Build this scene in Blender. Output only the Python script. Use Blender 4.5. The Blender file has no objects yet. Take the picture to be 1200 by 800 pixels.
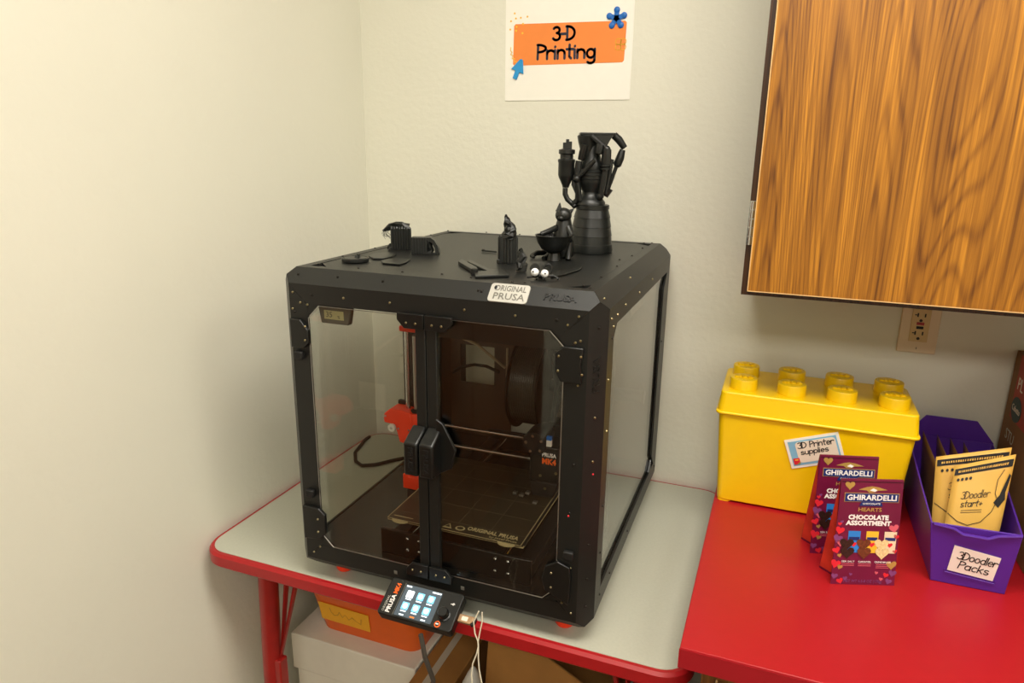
import bpy, math, random
from mathutils import Matrix, Vector
random.seed(7)
T = 0.76                      # height of the grey table top above the floor
SC = bpy.context.scene
COL = SC.collection
# ------------------------------------------------------------------ camera
F_PX = 822.49
CAM = Vector((1.0041, -1.5768, 0.7703 + T))
cam_d = bpy.data.cameras.new('camera'); cam = bpy.data.objects.new('camera', cam_d); COL.objects.link(cam)
cam_d.sensor_width = 36; cam_d.lens = F_PX / 1200 * 36; cam_d.clip_start = 0.02
cam.location = CAM; cam.rotation_euler = (1.3010, -0.0142, 0.3686)
SC.camera = cam
CAM_R = cam.rotation_euler.to_matrix()
# ------------------------------------------------------------------ light
SC.view_settings.view_transform = 'Standard'; SC.view_settings.look = 'None'
SC.view_settings.gamma = 1; SC.view_settings.use_curve_mapping = False
SC.view_settings.exposure = 0.0
w = bpy.data.worlds.new('world'); SC.world = w; w.use_nodes = True
w.node_tree.nodes['Background'].inputs[0].default_value = (1, .95, .85, 1)
w.node_tree.nodes['Background'].inputs[1].default_value = 0.05
ROOM_H = 2.62
LIGHTS = [((1.12, -1.12), 26), ((1.12, -2.9), 22), ((2.9, -1.12), 13), ((2.9, -2.9), 13)]
for (lx, ly), P in LIGHTS:      # fluorescent ceiling troffers
    ld = bpy.data.lights.new('ceiling_light_lamp', 'AREA'); ld.shape = 'RECTANGLE'; ld.size = 1.16; ld.size_y = .58
    ld.energy = P; ld.color = (1, .965, .885)
    lo = bpy.data.objects.new('ceiling_light_lamp', ld); COL.objects.link(lo); lo.location = (lx, ly, ROOM_H - .03)

# ------------------------------------------------------------------ pixel helpers: a pixel gives a direction, a plane the distance
def ray(u): return CAM_R @ Vector(((u[0] - 600) / F_PX, -(u[1] - 400) / F_PX, -1))
def onZ(u, z): d = ray(u); return CAM + d * ((z - CAM.z) / d.z)
def onY(u, y): d = ray(u); return CAM + d * ((y - CAM.y) / d.y)
def onX(u, x): d = ray(u); return CAM + d * ((x - CAM.x) / d.x)

# ------------------------------------------------------------------ materials
def lin(c): return tuple(((v / 255) / 12.92 if v <= 10.3 else ((v / 255 + .055) / 1.055) ** 2.4) for v in c) + (1,)
def nodes(name):
    m = bpy.data.materials.new(name); m.use_nodes = True; nt = m.node_tree
    return m, nt, nt.nodes['Principled BSDF']
def mat(name, c, rough=.5, metal=0, spec=.5, var=.06, scale=40, bump=0, bscale=300, coat=0, emit=0):
    m, nt, b = nodes(name)
    b.inputs['Roughness'].default_value = rough; b.inputs['Metallic'].default_value = metal
    b.inputs['Specular IOR Level'].default_value = spec; b.inputs['Coat Weight'].default_value = coat
    L = lin(c); tc = nt.nodes.new('ShaderNodeTexCoord')
    if var:
        n = nt.nodes.new('ShaderNodeTexNoise'); n.inputs['Scale'].default_value = scale; n.inputs['Detail'].default_value = 3
        r = nt.nodes.new('ShaderNodeValToRGB'); nt.links.new(tc.outputs['Object'], n.inputs['Vector'])
        r.color_ramp.elements[0].position = .3; r.color_ramp.elements[1].position = .7
        r.color_ramp.elements[0].color = tuple(x * (1 - var) for x in L[:3]) + (1,)
        r.color_ramp.elements[1].color = tuple(min(1, x * (1 + var)) for x in L[:3]) + (1,)
        nt.links.new(n.outputs['Fac'], r.inputs['Fac']); nt.links.new(r.outputs['Color'], b.inputs['Base Color'])
    else: b.inputs['Base Color'].default_value = L
    if bump:
        n2 = nt.nodes.new('ShaderNodeTexNoise'); n2.inputs['Scale'].default_value = bscale; n2.inputs['Detail'].default_value = 4
        bp = nt.nodes.new('ShaderNodeBump'); bp.inputs['Strength'].default_value = bump; bp.inputs['Distance'].default_value = .002
        nt.links.new(tc.outputs['Object'], n2.inputs['Vector']); nt.links.new(n2.outputs['Fac'], bp.inputs['Height']); nt.links.new(bp.outputs['Normal'], b.inputs['Normal'])
    if emit: b.inputs['Emission Color'].default_value = L; b.inputs['Emission Strength'].default_value = emit
    return m
def wood(name, dark, light, gx=16, gz=1.1, rough=.35, axis='z'):
    m, nt, b = nodes(name); N = nt.nodes.new; Lk = nt.links.new
    tc = N('ShaderNodeTexCoord'); mp = N('ShaderNodeMapping')
    mp.inputs['Scale'].default_value = (gx, gx, gz) if axis == 'z' else ((gz, gx, gx) if axis == 'x' else (gx, gz, gx))
    Lk(tc.outputs['Object'], mp.inputs['Vector'])
    def stretch(k, kz):
        q = N('ShaderNodeMapping'); q.inputs['Scale'].default_value = (gx * k, gx * k, gz * kz) if axis == 'z' else ((gz * kz, gx * k, gx * k) if axis == 'x' else (gx * k, gz * kz, gx * k))
        Lk(tc.outputs['Object'], q.inputs['Vector']); return q
    def noise(q, det, ro, dist=0):
        n = N('ShaderNodeTexNoise'); n.inputs['Scale'].default_value = 1; n.inputs['Detail'].default_value = det; n.inputs['Roughness'].default_value = ro; n.inputs['Distortion'].default_value = dist
        Lk(q.outputs['Vector'], n.inputs['Vector']); return n
    def op(kind, x, y):
        m_ = N('ShaderNodeMath'); m_.operation = kind
        for i, vv in enumerate((x, y)):
            if isinstance(vv, (int, float)): m_.inputs[i].default_value = vv
            elif vv is not None: Lk(vv, m_.inputs[i])
        return m_.outputs[0]
    big = noise(stretch(.42, .55), 1.5, .4, .2)            # broad cathedral figure
    ring = op('SINE', op('MULTIPLY', big.outputs['Fac'], 330), None); ring = op('MULTIPLY', op('POWER', op('ADD', op('MULTIPLY', ring, .5), .5), 4), .12)
    med = noise(stretch(2.2, 1.2), 3, .6); fine = noise(stretch(13, 3.5), 4, .7)
    tot = op('ADD', op('ADD', ring, op('MULTIPLY', med.outputs['Fac'], .46)), op('MULTIPLY', fine.outputs['Fac'], .66))
    r = N('ShaderNodeValToRGB'); e = r.color_ramp.elements
    e[0].position = .40; e[0].color = lin(light); e[1].position = .80; e[1].color = lin(dark)
    mid = e.new(.56); mid.color = lin([(a * .42 + c * .58) for a, c in zip(dark, light)])
    Lk(tot, r.inputs['Fac']); Lk(r.outputs['Color'], b.inputs['Base Color'])
    b.inputs['Roughness'].default_value = rough
    bp = N('ShaderNodeBump'); bp.inputs['Strength'].default_value = .08; bp.inputs['Distance'].default_value = .001
    Lk(fine.outputs['Fac'], bp.inputs['Height']); Lk(bp.outputs['Normal'], b.inputs['Normal'])
    return m
def glass(name, tint=(.945, .945, .925), gloss=1.0):
    m = bpy.data.materials.new(name); m.use_nodes = True; nt = m.node_tree; nt.nodes.clear(); N = nt.nodes.new
    o = N('ShaderNodeOutputMaterial'); mx = N('ShaderNodeMixShader'); t = N('ShaderNodeBsdfTransparent'); g = N('ShaderNodeBsdfGlossy'); fz = N('ShaderNodeFresnel')
    t.inputs['Color'].default_value = tint + (1,); g.inputs['Roughness'].default_value = .03; fz.inputs['IOR'].default_value = 1.5
    g.inputs['Color'].default_value = (gloss, gloss, gloss, 1)
    ge = N('ShaderNodeNewGeometry'); mr = N('ShaderNodeMapRange'); mr.inputs['To Min'].default_value = 1.5; mr.inputs['To Max'].default_value = 1 / 1.5   # thin pane: same reflectance from both sides
    nt.links.new(ge.outputs['Backfacing'], mr.inputs['Value']); nt.links.new(mr.outputs[0], fz.inputs['IOR'])
    nt.links.new(fz.outputs[0], mx.inputs[0]); nt.links.new(t.outputs[0], mx.inputs[1]); nt.links.new(g.outputs[0], mx.inputs[2]); nt.links.new(mx.outputs[0], o.inputs[0])
    return m
M = dict(
    wall=mat('painted_plaster', (228, 226, 210), .75, var=.015, scale=3, bump=.45, bscale=75),
    ceil=mat('ceiling_white', (225, 222, 212), .9),
    floor=mat('brown_floor', (96, 70, 48), .45, var=.2, scale=8),
    grey_top=mat('grey_laminate', (184, 184, 168), .32, var=.03, scale=200),
    red_edge=mat('red_rubber_edge', (168, 22, 28), .35, var=.04),
    red_metal=mat('red_painted_steel', (156, 30, 26), .35, var=.08),
    red_top=mat('red_laminate', (172, 24, 32), .38, var=.02, scale=60, bump=.05, bscale=500),
    red_fascia=mat('red_laminate_fascia', (168, 22, 34), .4, var=.02),
    oak=wood('golden_oak_veneer', (98, 54, 8), (206, 140, 40)),
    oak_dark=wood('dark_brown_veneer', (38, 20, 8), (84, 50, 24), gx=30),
    oak_base=wood('base_cabinet_veneer', (92, 56, 20), (150, 100, 48), gx=20),
    oak_edge=mat('pale_edge_banding', (226, 188, 130), .5),
    door_brown=wood('reflection_door_veneer', (84, 44, 18), (140, 82, 38), gx=10),
    chrome=mat('chrome', (205, 205, 205), .18, metal=1, var=0),
    steel=mat('brushed_steel', (186, 184, 180), .28, metal=1, var=.05),
    black=mat('black_powder_coat', (20, 21, 19), .42, var=.08, scale=400, bump=.12, bscale=900),
    black_s=mat('black_satin_plastic', (15, 16, 15), .34, var=.05),
    black_m=mat('black_matte', (12, 11, 10), .6, var=.1),
    panel=mat('dark_back_panel', (66, 46, 32), .35, var=.12, scale=5),  # brown cast of room reflections is put into this base colour
    floor_blk=mat('black_gloss_floor_panel', (24, 22, 20), .22, var=.1),
    print_blk=mat('black_printed_filament', (24, 26, 24), .36, var=.12, scale=90),
    orange=mat('orange_printed_plastic', (255, 62, 24), .42, var=.04),
    orange_bin=mat('orange_bin_plastic', (226, 98, 24), .38, var=.03),
    bolt=mat('brass_tint_bolt', (170, 158, 120), .28, metal=1, var=0),
    bolt_d=mat('blackened_bolt', (46, 42, 38), .35, metal=.6, var=0),
    silver=mat('silver_nameplate', (196, 194, 186), .35, metal=.35, var=.03),
    silver_d=mat('silver_nameplate_grooves', (120, 118, 110), .4, metal=.3, var=0),
    glass=glass('clear_pane'),
    spool=mat('black_filament', (64, 62, 52), .28, var=.15, scale=30),
    sheet=mat('textured_steel_sheet', (62, 54, 40), .33, metal=.35, var=.1, scale=500),
    sheet_ln=mat('pale_sheet_print', (172, 156, 112), .45, var=0), sheet_gr=mat('dim_sheet_grid', (96, 88, 66), .45, var=0),
    paper=mat('white_paper', (246, 243, 232), .7, var=.01),
    white=mat('white_plastic', (232, 230, 222), .45, var=.02),
    ivory=mat('ivory_plate', (228, 208, 176), .45, var=.02),
    ivory2=mat('ivory_socket', (214, 186, 132), .45, var=.02),
    ink=mat('black_ink', (20, 20, 22), .6, var=0),
    navy=mat('navy_ink', (38, 44, 62), .6, var=0),
    sign_or=mat('sign_orange', (244, 140, 62), .65, var=.03, scale=20),
    blue=mat('sign_blue', (18, 102, 186), .4, var=.08, scale=60),
    blue_l=mat('sign_light_blue', (40, 150, 214), .4, var=.08, scale=60),
    yel_ink=mat('yellow_ink', (250, 196, 60), .6, var=0),
    yellow=mat('yellow_plastic', (252, 208, 8), .3, var=.015),
    sky=mat('card_sky_blue', (128, 184, 214), .6, var=.03),
    cream=mat('card_cream', (238, 224, 204), .65, var=.02),
    red_ink=mat('red_ink', (222, 36, 52), .5, var=0),
    green_ink=mat('green_ink', (110, 170, 50), .5, var=0),
    maroon=mat('maroon_foil_bag', (112, 18, 58), .36, var=.12, scale=14),
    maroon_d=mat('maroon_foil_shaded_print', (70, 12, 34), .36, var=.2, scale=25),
    purple_ink=mat('purple_ink', (128, 64, 120), .45, var=0),
    pink_ink=mat('pink_ink', (214, 96, 112), .45, var=0),
    gold=mat('gold_ink', (196, 160, 84), .35, metal=.3, var=.05),
    label_blue=mat('label_blue', (18, 44, 110), .4, var=0),
    white_ink=mat('white_ink', (244, 240, 236), .5, var=0),
    wrap_blue=mat('blue_wrapper_print', (40, 130, 214), .45, var=.08),
    wrap_yel=mat('yellow_wrapper_print', (240, 190, 50), .45, var=.08),
    wrap_cream=mat('cream_wrapper_print', (236, 214, 180), .45, var=.08),
    choc_d=mat('dark_chocolate_print', (48, 26, 20), .4, var=.5, scale=300),
    choc_m=mat('milk_chocolate_print', (110, 56, 30), .4, var=.35, scale=300),
    choc_w=mat('white_chocolate_print', (234, 206, 150), .4, var=.2, scale=300),
    bag_red=mat('red_gusset_print', (196, 58, 40), .4, var=.25, scale=30),
    purple=mat('purple_plastic', (84, 40, 156), .36, var=.03),
    kraft=mat('gold_kraft_pouch', (226, 178, 84), .38, var=.06, scale=18),
    kraft_d=mat('brown_kraft_pouch', (120, 84, 40), .45, var=.1, scale=18),
    carton=mat('corrugated_carton', (164, 116, 58), .75, var=.06, scale=25),
    carton_d=mat('brown_kit_carton', (140, 98, 54), .7, var=.05, scale=25),
    box_or=mat('kit_box_orange', (184, 60, 26), .55, var=.04),
    badge=mat('badge_dark_green', (20, 58, 54), .5, var=0),
    tape=mat('pale_tape', (196, 190, 170), .3, var=.03),
    box_w=mat('white_cardboard', (226, 222, 208), .7, var=.02),
    label_y=mat('yellow_label', (240, 176, 40), .6, var=.03),
    smudge=mat('faded_marker', (206, 150, 48), .6, var=.2),
    plastic_bag=mat('white_plastic_bag', (198, 198, 192), .35, var=.08, scale=14, bump=.6, bscale=22),
    lcd=mat('lcd_glass_dark', (70, 82, 92), .3, var=0, emit=.35),
    lcd_w=mat('lcd_icon_white', (236, 248, 255), .4, var=0, emit=1.0),
    lcd_b=mat('lcd_icon_blue', (120, 200, 236), .4, var=0, emit=.75),
    lcd_o=mat('lcd_orange', (255, 130, 40), .4, var=0, emit=.6),
    or_ink=mat('orange_ink', (250, 104, 26), .5, var=0),
    hyg=mat('grey_meter_case', (84, 84, 76), .5, var=.03),
    hyg_s=mat('meter_lcd', (168, 164, 122), .35, var=.04),
    usb=mat('bronze_usb_metal', (176, 142, 108), .35, metal=.5, var=.04),
    cord=mat('white_cord', (232, 224, 200), .7, var=.05),
    rib=mat('grey_ribbon_cable', (70, 66, 60), .5, var=.1),
    tube=mat('ptfe_tube', (182, 160, 134), .4, var=.03),
    eye=mat('white_googly_eye', (248, 248, 246), .2, var=0),
    lamp=mat('lit_diffuser', (255, 246, 226), .6, var=0, emit=4),
)
# ------------------------------------------------------------------ mesh helpers
def arc(cx, cy, rx, ry, a0, a1, n=12):
    return [(cx + rx * math.cos(math.radians(a0 + (a1 - a0) * i / n)), cy + ry * math.sin(math.radians(a0 + (a1 - a0) * i / n))) for i in range(n + 1)]
def rrect(x0, y0, x1, y1, r, n=5):
    return arc(x1 - r, y1 - r, r, r, 0, 90, n) + arc(x0 + r, y1 - r, r, r, 90, 180, n) + arc(x0 + r, y0 + r, r, r, 180, 270, n) + arc(x1 - r, y0 + r, r, r, 270, 360, n)
class MB:
    def __init__(s): s.v = []; s.f = []
    def add(s, v, f):
        k = len(s.v); s.v += [tuple(p) for p in v]; s.f += [tuple(i + k for i in q) for q in f]; return s
    def box(s, x0, x1, y0, y1, z0, z1):
        return s.add([(x0, y0, z0), (x1, y0, z0), (x1, y1, z0), (x0, y1, z0), (x0, y0, z1), (x1, y0, z1), (x1, y1, z1), (x0, y1, z1)],
                     [(3, 2, 1, 0), (4, 5, 6, 7), (0, 1, 5, 4), (1, 2, 6, 5), (2, 3, 7, 6), (3, 0, 4, 7)])
    def hexa(s, b, t):                                    # four bottom and four top corners
        return s.add(list(b) + list(t), [(3, 2, 1, 0), (4, 5, 6, 7), (0, 1, 5, 4), (1, 2, 6, 5), (2, 3, 7, 6), (3, 0, 4, 7)])
    def prism(s, poly, lo, hi, axis='z'):
        n = len(poly)
        def P(a, b, h): return {'z': (a, b, h), 'y': (a, h, b), 'x': (h, a, b)}[axis]
        v = [P(a, b, lo) for a, b in poly] + [P(a, b, hi) for a, b in poly]
        return s.add(v, [tuple(range(n - 1, -1, -1)), tuple(range(n, 2 * n))] + [(i, (i + 1) % n, n + (i + 1) % n, n + i) for i in range(n)])
    def tube(s, pts, r, n=10, cap=True):
        pts = [Vector(p) for p in pts]; m = len(pts); rr = r if isinstance(r, (list, tuple)) else [r] * m
        k0 = len(s.v); up = None
        for i, p in enumerate(pts):
            d = (pts[min(i + 1, m - 1)] - pts[max(i - 1, 0)]).normalized()
            if up is None: up = d.orthogonal().normalized()
            else:
                up = (up - d * up.dot(d)); up = up.normalized() if up.length > 1e-6 else d.orthogonal().normalized()
            sd = d.cross(up)
            for j in range(n):
                a = 2 * math.pi * j / n; s.v.append(tuple(p + (up * math.cos(a) + sd * math.sin(a)) * rr[i]))
        for i in range(m - 1):
            for j in range(n):
                a, b = k0 + i * n + j, k0 + i * n + (j + 1) % n; s.f.append((a, b, b + n, a + n))
        if cap: s.f.append(tuple(k0 + j for j in range(n - 1, -1, -1))); s.f.append(tuple(k0 + (m - 1) * n + j for j in range(n)))
        return s
    def lathe(s, prof, n=24, c=(0, 0, 0), axis='z'):
        k0 = len(s.v)
        for r, z in prof:
            for j in range(n):
                a = 2 * math.pi * j / n; x, y = r * math.cos(a), r * math.sin(a)
                q = {'z': (x, y, z), 'y': (x, z, y), 'x': (z, x, y)}[axis]
                s.v.append((c[0] + q[0], c[1] + q[1], c[2] + q[2]))
        for i in range(len(prof) - 1):
            for j in range(n):
                a, b = k0 + i * n + j, k0 + i * n + (j + 1) % n; s.f.append((a, b, b + n, a + n))
        s.f.append(tuple(k0 + j for j in range(n - 1, -1, -1))); s.f.append(tuple(k0 + (len(prof) - 1) * n + j for j in range(n)))
        return s
    def ball(s, c, r, nu=14, nv=8):
        r = r if isinstance(r, (tuple, list)) else (r, r, r); k0 = len(s.v)
        for i in range(nv + 1):
            t = math.pi * (i + .02 * (i == 0) - .02 * (i == nv)) / nv
            for j in range(nu):
                a = 2 * math.pi * j / nu
                s.v.append((c[0] + r[0] * math.sin(t) * math.cos(a), c[1] + r[1] * math.sin(t) * math.sin(a), c[2] - r[2] * math.cos(t)))
        for i in range(nv):
            for j in range(nu):
                a, b = k0 + i * nu + j, k0 + i * nu + (j + 1) % nu; s.f.append((a, b, b + nu, a + nu))
        return s
    def stroke(s, pts, wd, h0, h1):                       # flat pen stroke with round joints in the xy plane
        for a, b in zip(pts[:-1], pts[1:]):
            an = math.degrees(math.atan2(b[1] - a[1], b[0] - a[0])); q = wd / 2
            s.prism(arc(b[0], b[1], q, q, an - 90, an + 90, 4) + arc(a[0], a[1], q, q, an + 90, an + 270, 4), h0, h1)
        return s
    def xf(s, m): s.v = [tuple(m @ Vector(p)) for p in s.v]; return s
    def build(s, name, m, parent=None, bevel=0, smooth=False, seg=2, sub=0):
        me = bpy.data.meshes.new(name); me.from_pydata(s.v, [], s.f); me.update(); me.materials.append(M[m])
        import bmesh
        bm = bmesh.new(); bm.from_mesh(me); bmesh.ops.recalc_face_normals(bm, faces=bm.faces); bm.to_mesh(me); bm.free()
        o = bpy.data.objects.new(name, me); COL.objects.link(o)
        if parent is not None: o.parent = parent
        if bevel:
            b = o.modifiers.new('bevel', 'BEVEL'); b.width = bevel; b.segments = seg; b.limit_method = 'ANGLE'; b.angle_limit = math.radians(40)
        if sub: sm = o.modifiers.new('sub', 'SUBSURF'); sm.levels = sub; sm.render_levels = sub
        if smooth or bevel:
            me.polygons.foreach_set('use_smooth', [True] * len(me.polygons))
            if smooth != 'all':
                try: me.set_sharp_from_angle(angle=math.radians(38))
                except Exception: pass
        return o
def tag(o, label, cat, group=None):
    o['label'] = label; o['category'] = cat
    if group: o['group'] = group
    return o
def struct(o): o['kind'] = 'structure'; return o
def empty(name, loc, label=None, cat=None, rz=0, group=None):
    o = bpy.data.objects.new(name, None); COL.objects.link(o); o.location = loc; o.rotation_euler = (0, 0, rz); o.empty_display_size = .02
    if label: tag(o, label, cat, group)
    return o
def copy(o, parent, loc=None):
    c = o.copy(); COL.objects.link(c); c.parent = parent
    if loc is not None: c.location = loc
    return c
def frame(o, r, u):                                       # matrix: local x = r, local y = u, local z = out of the surface
    r = Vector(r).normalized(); u = Vector(u); u = (u - r * u.dot(r)).normalized(); n = r.cross(u)
    m = Matrix((r, u, n)).transposed().to_4x4(); m.translation = Vector(o); return m
def text(s, size, m, parent, fm, x=0, y=0, width=None, layer=1, name='lettering', bold=0, align='CENTER', ext=.0002, rot=0):
    cu = bpy.data.curves.new('t', 'FONT'); cu.body = s; cu.size = size; cu.align_x = align; cu.align_y = 'CENTER'; cu.extrude = ext; cu.offset = bold
    cu.resolution_u = 2
    to = bpy.data.objects.new('t', cu); COL.objects.link(to); bpy.context.view_layer.update()
    me = bpy.data.meshes.new_from_object(to.evaluated_get(bpy.context.evaluated_depsgraph_get()))
    bpy.data.objects.remove(to); bpy.data.curves.remove(cu)
    if not me.vertices: return None
    xs = [v.co.x for v in me.vertices]; k = 1
    if width: k = width / (max(xs) - min(xs))
    tm = fm @ Matrix.Translation((x, y, .0004 * layer)) @ Matrix.Rotation(math.radians(rot), 4, 'Z') @ Matrix.Diagonal((k, 1, 1, 1))
    me.transform(tm); me.materials.clear(); me.materials.append(M[m]); me.name = name
    o = bpy.data.objects.new(name, me); COL.objects.link(o); o.parent = parent
    return o
def flat(name, m, parent, fm, polys, layer=1, th=.0004):
    b = MB()
    for p in polys: b.prism(p, .0004 * (layer - 1) + .0001, .0004 * (layer - 1) + .0001 + th)
    return b.xf(fm).build(name, m, parent)
# handwriting: pen strokes per letter, x height .6
G = {'3': ([arc(.24, .76, .23, .22, 150, -80), arc(.24, .27, .27, .27, 85, -150)], .56), 'D': ([[(.02, 0), (.02, 1)], [(-.05, 1)] + arc(.05, .5, .5, .5, 90, -90) + [(-.05, 0)]], .66),
     '-': ([[(.0, .45), (.36, .45)]], .46), 'P': ([[(.02, 0), (.04, 1)], arc(.04, .75, .46, .26, 95, -90)], .58), 'p': ([[(0, -.4), (0, .6)], arc(.22, .3, .22, .3, 180, -180)], .56),
     'r': ([[(0, 0), (0, .6)], arc(.22, .34, .22, .25, 180, 40)], .46), 'i': ([[(0, 0), (0, .6)], [(0, .82), (.01, .85)]], .16), 'n': ([[(0, 0), (0, .6)], arc(.2, .38, .2, .22, 180, 0) + [(.4, 0)]], .54),
     't': ([[(.14, .95), (.14, .12), (.24, 0)], [(-.03, .64), (.36, .64)]], .44), 'g': ([arc(.22, .3, .22, .3, 45, 400), [(.44, .6), (.44, -.15)] + arc(.22, -.15, .22, .22, 0, -140)], .58),
     's': ([arc(.19, .45, .17, .15, 40, 270) + arc(.19, .15, .19, .15, 90, -150)], .5), 'u': ([[(0, .6)] + arc(.2, .22, .2, .22, 180, 360) + [(.4, .6)], [(.4, .6), (.4, 0)]], .54),
     'l': ([[(0, 0), (0, 1)]], .14), 'e': ([[(.02, .32), (.42, .32)] + arc(.22, .3, .21, .3, 10, 310)], .54), 'o': ([arc(.22, .3, .22, .3, 90, 450)], .56),
     'd': ([arc(.22, .3, .22, .3, 30, 390), [(.44, 1), (.44, 0)]], .6), 'a': ([arc(.22, .3, .22, .3, 30, 390), [(.44, .6), (.46, 0)]], .6), 'c': ([arc(.22, .3, .22, .3, 50, 310)], .5),
     'k': ([[(0, 0), (0, 1)], [(.36, .62), (0, .24)], [(.12, .36), (.4, 0)]], .52), '+': ([[(0, .35), (.4, .35)], [(.2, .12), (.2, .58)]], .5), ' ': ([], .34)}
def hand(s, h, wd, m, parent, fm, x, y, width=None, layer=1, slant=0, name='handwriting'):
    tot = sum(G[c][1] for c in s); k = (width / tot) if width else h; b = MB(); cx = 0
    for c in s:
        for st in G[c][0]:
            b.stroke([(x + (cx + px + slant * py) * k, y + py * h) for px, py in st], wd, .0004 * (layer - 1) + .0001, .0004 * layer + .0001)
        cx += G[c][1]
    return b.xf(fm).build(name, m, parent)
def heart(cx, cy, r, a=0):
    p = []
    for i in range(16):
        t = 2 * math.pi * i / 16; x = 16 * math.sin(t) ** 3 / 17; y = (13 * math.cos(t) - 5 * math.cos(2 * t) - 2 * math.cos(3 * t) - math.cos(4 * t)) / 17
        p.append((cx + r * (x * math.cos(a) - y * math.sin(a)), cy + r * (x * math.sin(a) + y * math.cos(a))))
    return p[::-1]

# ================================================================== ROOM
RX, RY = 4.2, -4.2
WL = math.radians(1.05)                                   # the left wall leans open by a degree
b = MB().box(-.12, 0, RY - .2, .0, 0, ROOM_H).xf(Matrix.Rotation(-WL, 4, 'Z')); struct(b.build('wall_left', 'wall'))
struct(MB().box(-.2, RX, 0, .12, 0, ROOM_H).build('wall_back', 'wall'))
struct(MB().box(RX, RX + .12, RY, .12, 0, ROOM_H).build('wall_right', 'wall'))
struct(MB().box(-.4, RX + .12, RY - .12, RY, 0, ROOM_H).build('wall_front', 'wall'))
struct(MB().box(-.4, RX + .12, RY - .12, .12, -.1, 0).build('floor', 'floor'))
struct(MB().box(-.4, RX + .12, RY - .12, .12, ROOM_H, ROOM_H + .1).build('ceiling', 'ceil'))
struct(MB().box(-.03, .012, -3.03, -2.07, .01, 2.05).xf(Matrix.Rotation(-WL, 4, 'Z')).build('reflection_door_2', 'door_brown', bevel=.003))  # unseen slab, added to extend the brown reflection in the clear panes
dr = struct(MB().box(-.03, .012, -2.06, -1.10, .01, 2.05).xf(Matrix.Rotation(-WL, 4, 'Z')).build('reflection_door_1', 'door_brown', bevel=.003))  # unseen brown slab, placed and sized for its reflection in the enclosure doors
MB().lathe([(.024, 0), (.026, .05), (.01, .055)], 16, (.02, -1.98, .98), 'x').xf(Matrix.Rotation(-WL, 4, 'Z')).build('reflection_door_knob', 'steel', dr, smooth=True)
for i, ((lx, ly), P) in enumerate(LIGHTS):
    t = empty('ceiling_light', (lx, ly, ROOM_H), 'flat fluorescent ceiling panel ' + ['above the table, nearest the corner', 'behind the camera near the left wall', 'above the counter side of the room', 'in the far right corner of the ceiling'][i], 'ceiling light', group='ceiling panels')
    fb = MB()
    for a in ((-.6, -.58, -.31, .31), (.58, .6, -.31, .31), (-.58, .58, -.31, -.29), (-.58, .58, .29, .31)): fb.box(*a, -.035, 0)
    fb.build('frame', 'white', t); MB().box(-.58, .58, -.29, .29, -.018, -.008).build('diffuser', 'lamp', t)

# ================================================================== TABLE
tb = empty('activity_table', (.47, -.33, 0), 'low grey-topped table with rounded red rubber edge and red legs', 'table')
tx0, tx1, ty0, ty1 = .004 - .47, .938 - .47, -.645 + .33, -.012 + .33
MB().prism(rrect(tx0, ty0, tx1, ty1, .045, 8), T - .022, T).build('tabletop', 'grey_top', tb)
eb = MB(); prof = [(0, T - .001), (.006, T - .001), (.0105, T - .006), (.0105, T - .026), (.006, T - .031), (-.004, T - .031), (-.004, T - .024)]
n = 0
ring = None
for off, z in prof:
    rr_ = rrect(tx0 - off, ty0 - off, tx1 + off, ty1 + off, .045 + off, 8); n = len(rr_); eb.v += [(x, y, z) for x, y in rr_]
for i in range(len(prof) - 1):
    for j in range(n): eb.f.append((i * n + j, i * n + (j + 1) % n, (i + 1) * n + (j + 1) % n, (i + 1) * n + j))
eb.build('edge_band', 'red_edge', tb, smooth=True)
MB().box(tx0 + .05, tx1 - .05, ty0 + .06, ty0 + .08, T - .07, T - .022).build('apron', 'red_metal', tb)
for sx, sy in ((0, 0), (1, 0), (0, 1), (1, 1)):
    lx = (.112 - .47) if sx == 0 else .87 - .47; ly = (-.595 + .33) if sy == 0 else -.07 + .33; dx = -.03 if sx == 0 else .03
    l = MB().tube([(lx, ly, T - .022), (lx + dx * .35, ly, T - .3), (lx + dx * .5, ly, .02)], .0195, 16).build('leg', 'red_metal', tb, smooth=True)
    s = 1 if sx == 0 else -1; g = 1 if sy == 0 else -1
    MB().tube([(lx + s * .035, ly + g * .02, T - .03), (lx + s * .012, ly + g * .005, T - .255), (lx + s * .045 + s * .02, ly + g * .02, T - .03)], .006, 8).build('brace', 'red_metal', l, smooth=True)
    MB().box(lx + s * .004, lx + s * .02, ly - .012, ly + .012, T - .33, T - .26).build('clip', 'red_metal', l, bevel=.003)
    MB().lathe([(.0225, 0), (.024, .004), (.023, .03)], 16, (lx + dx * .5, ly, 0)).build('foot_cap', 'black_m', l, smooth=True)

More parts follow.
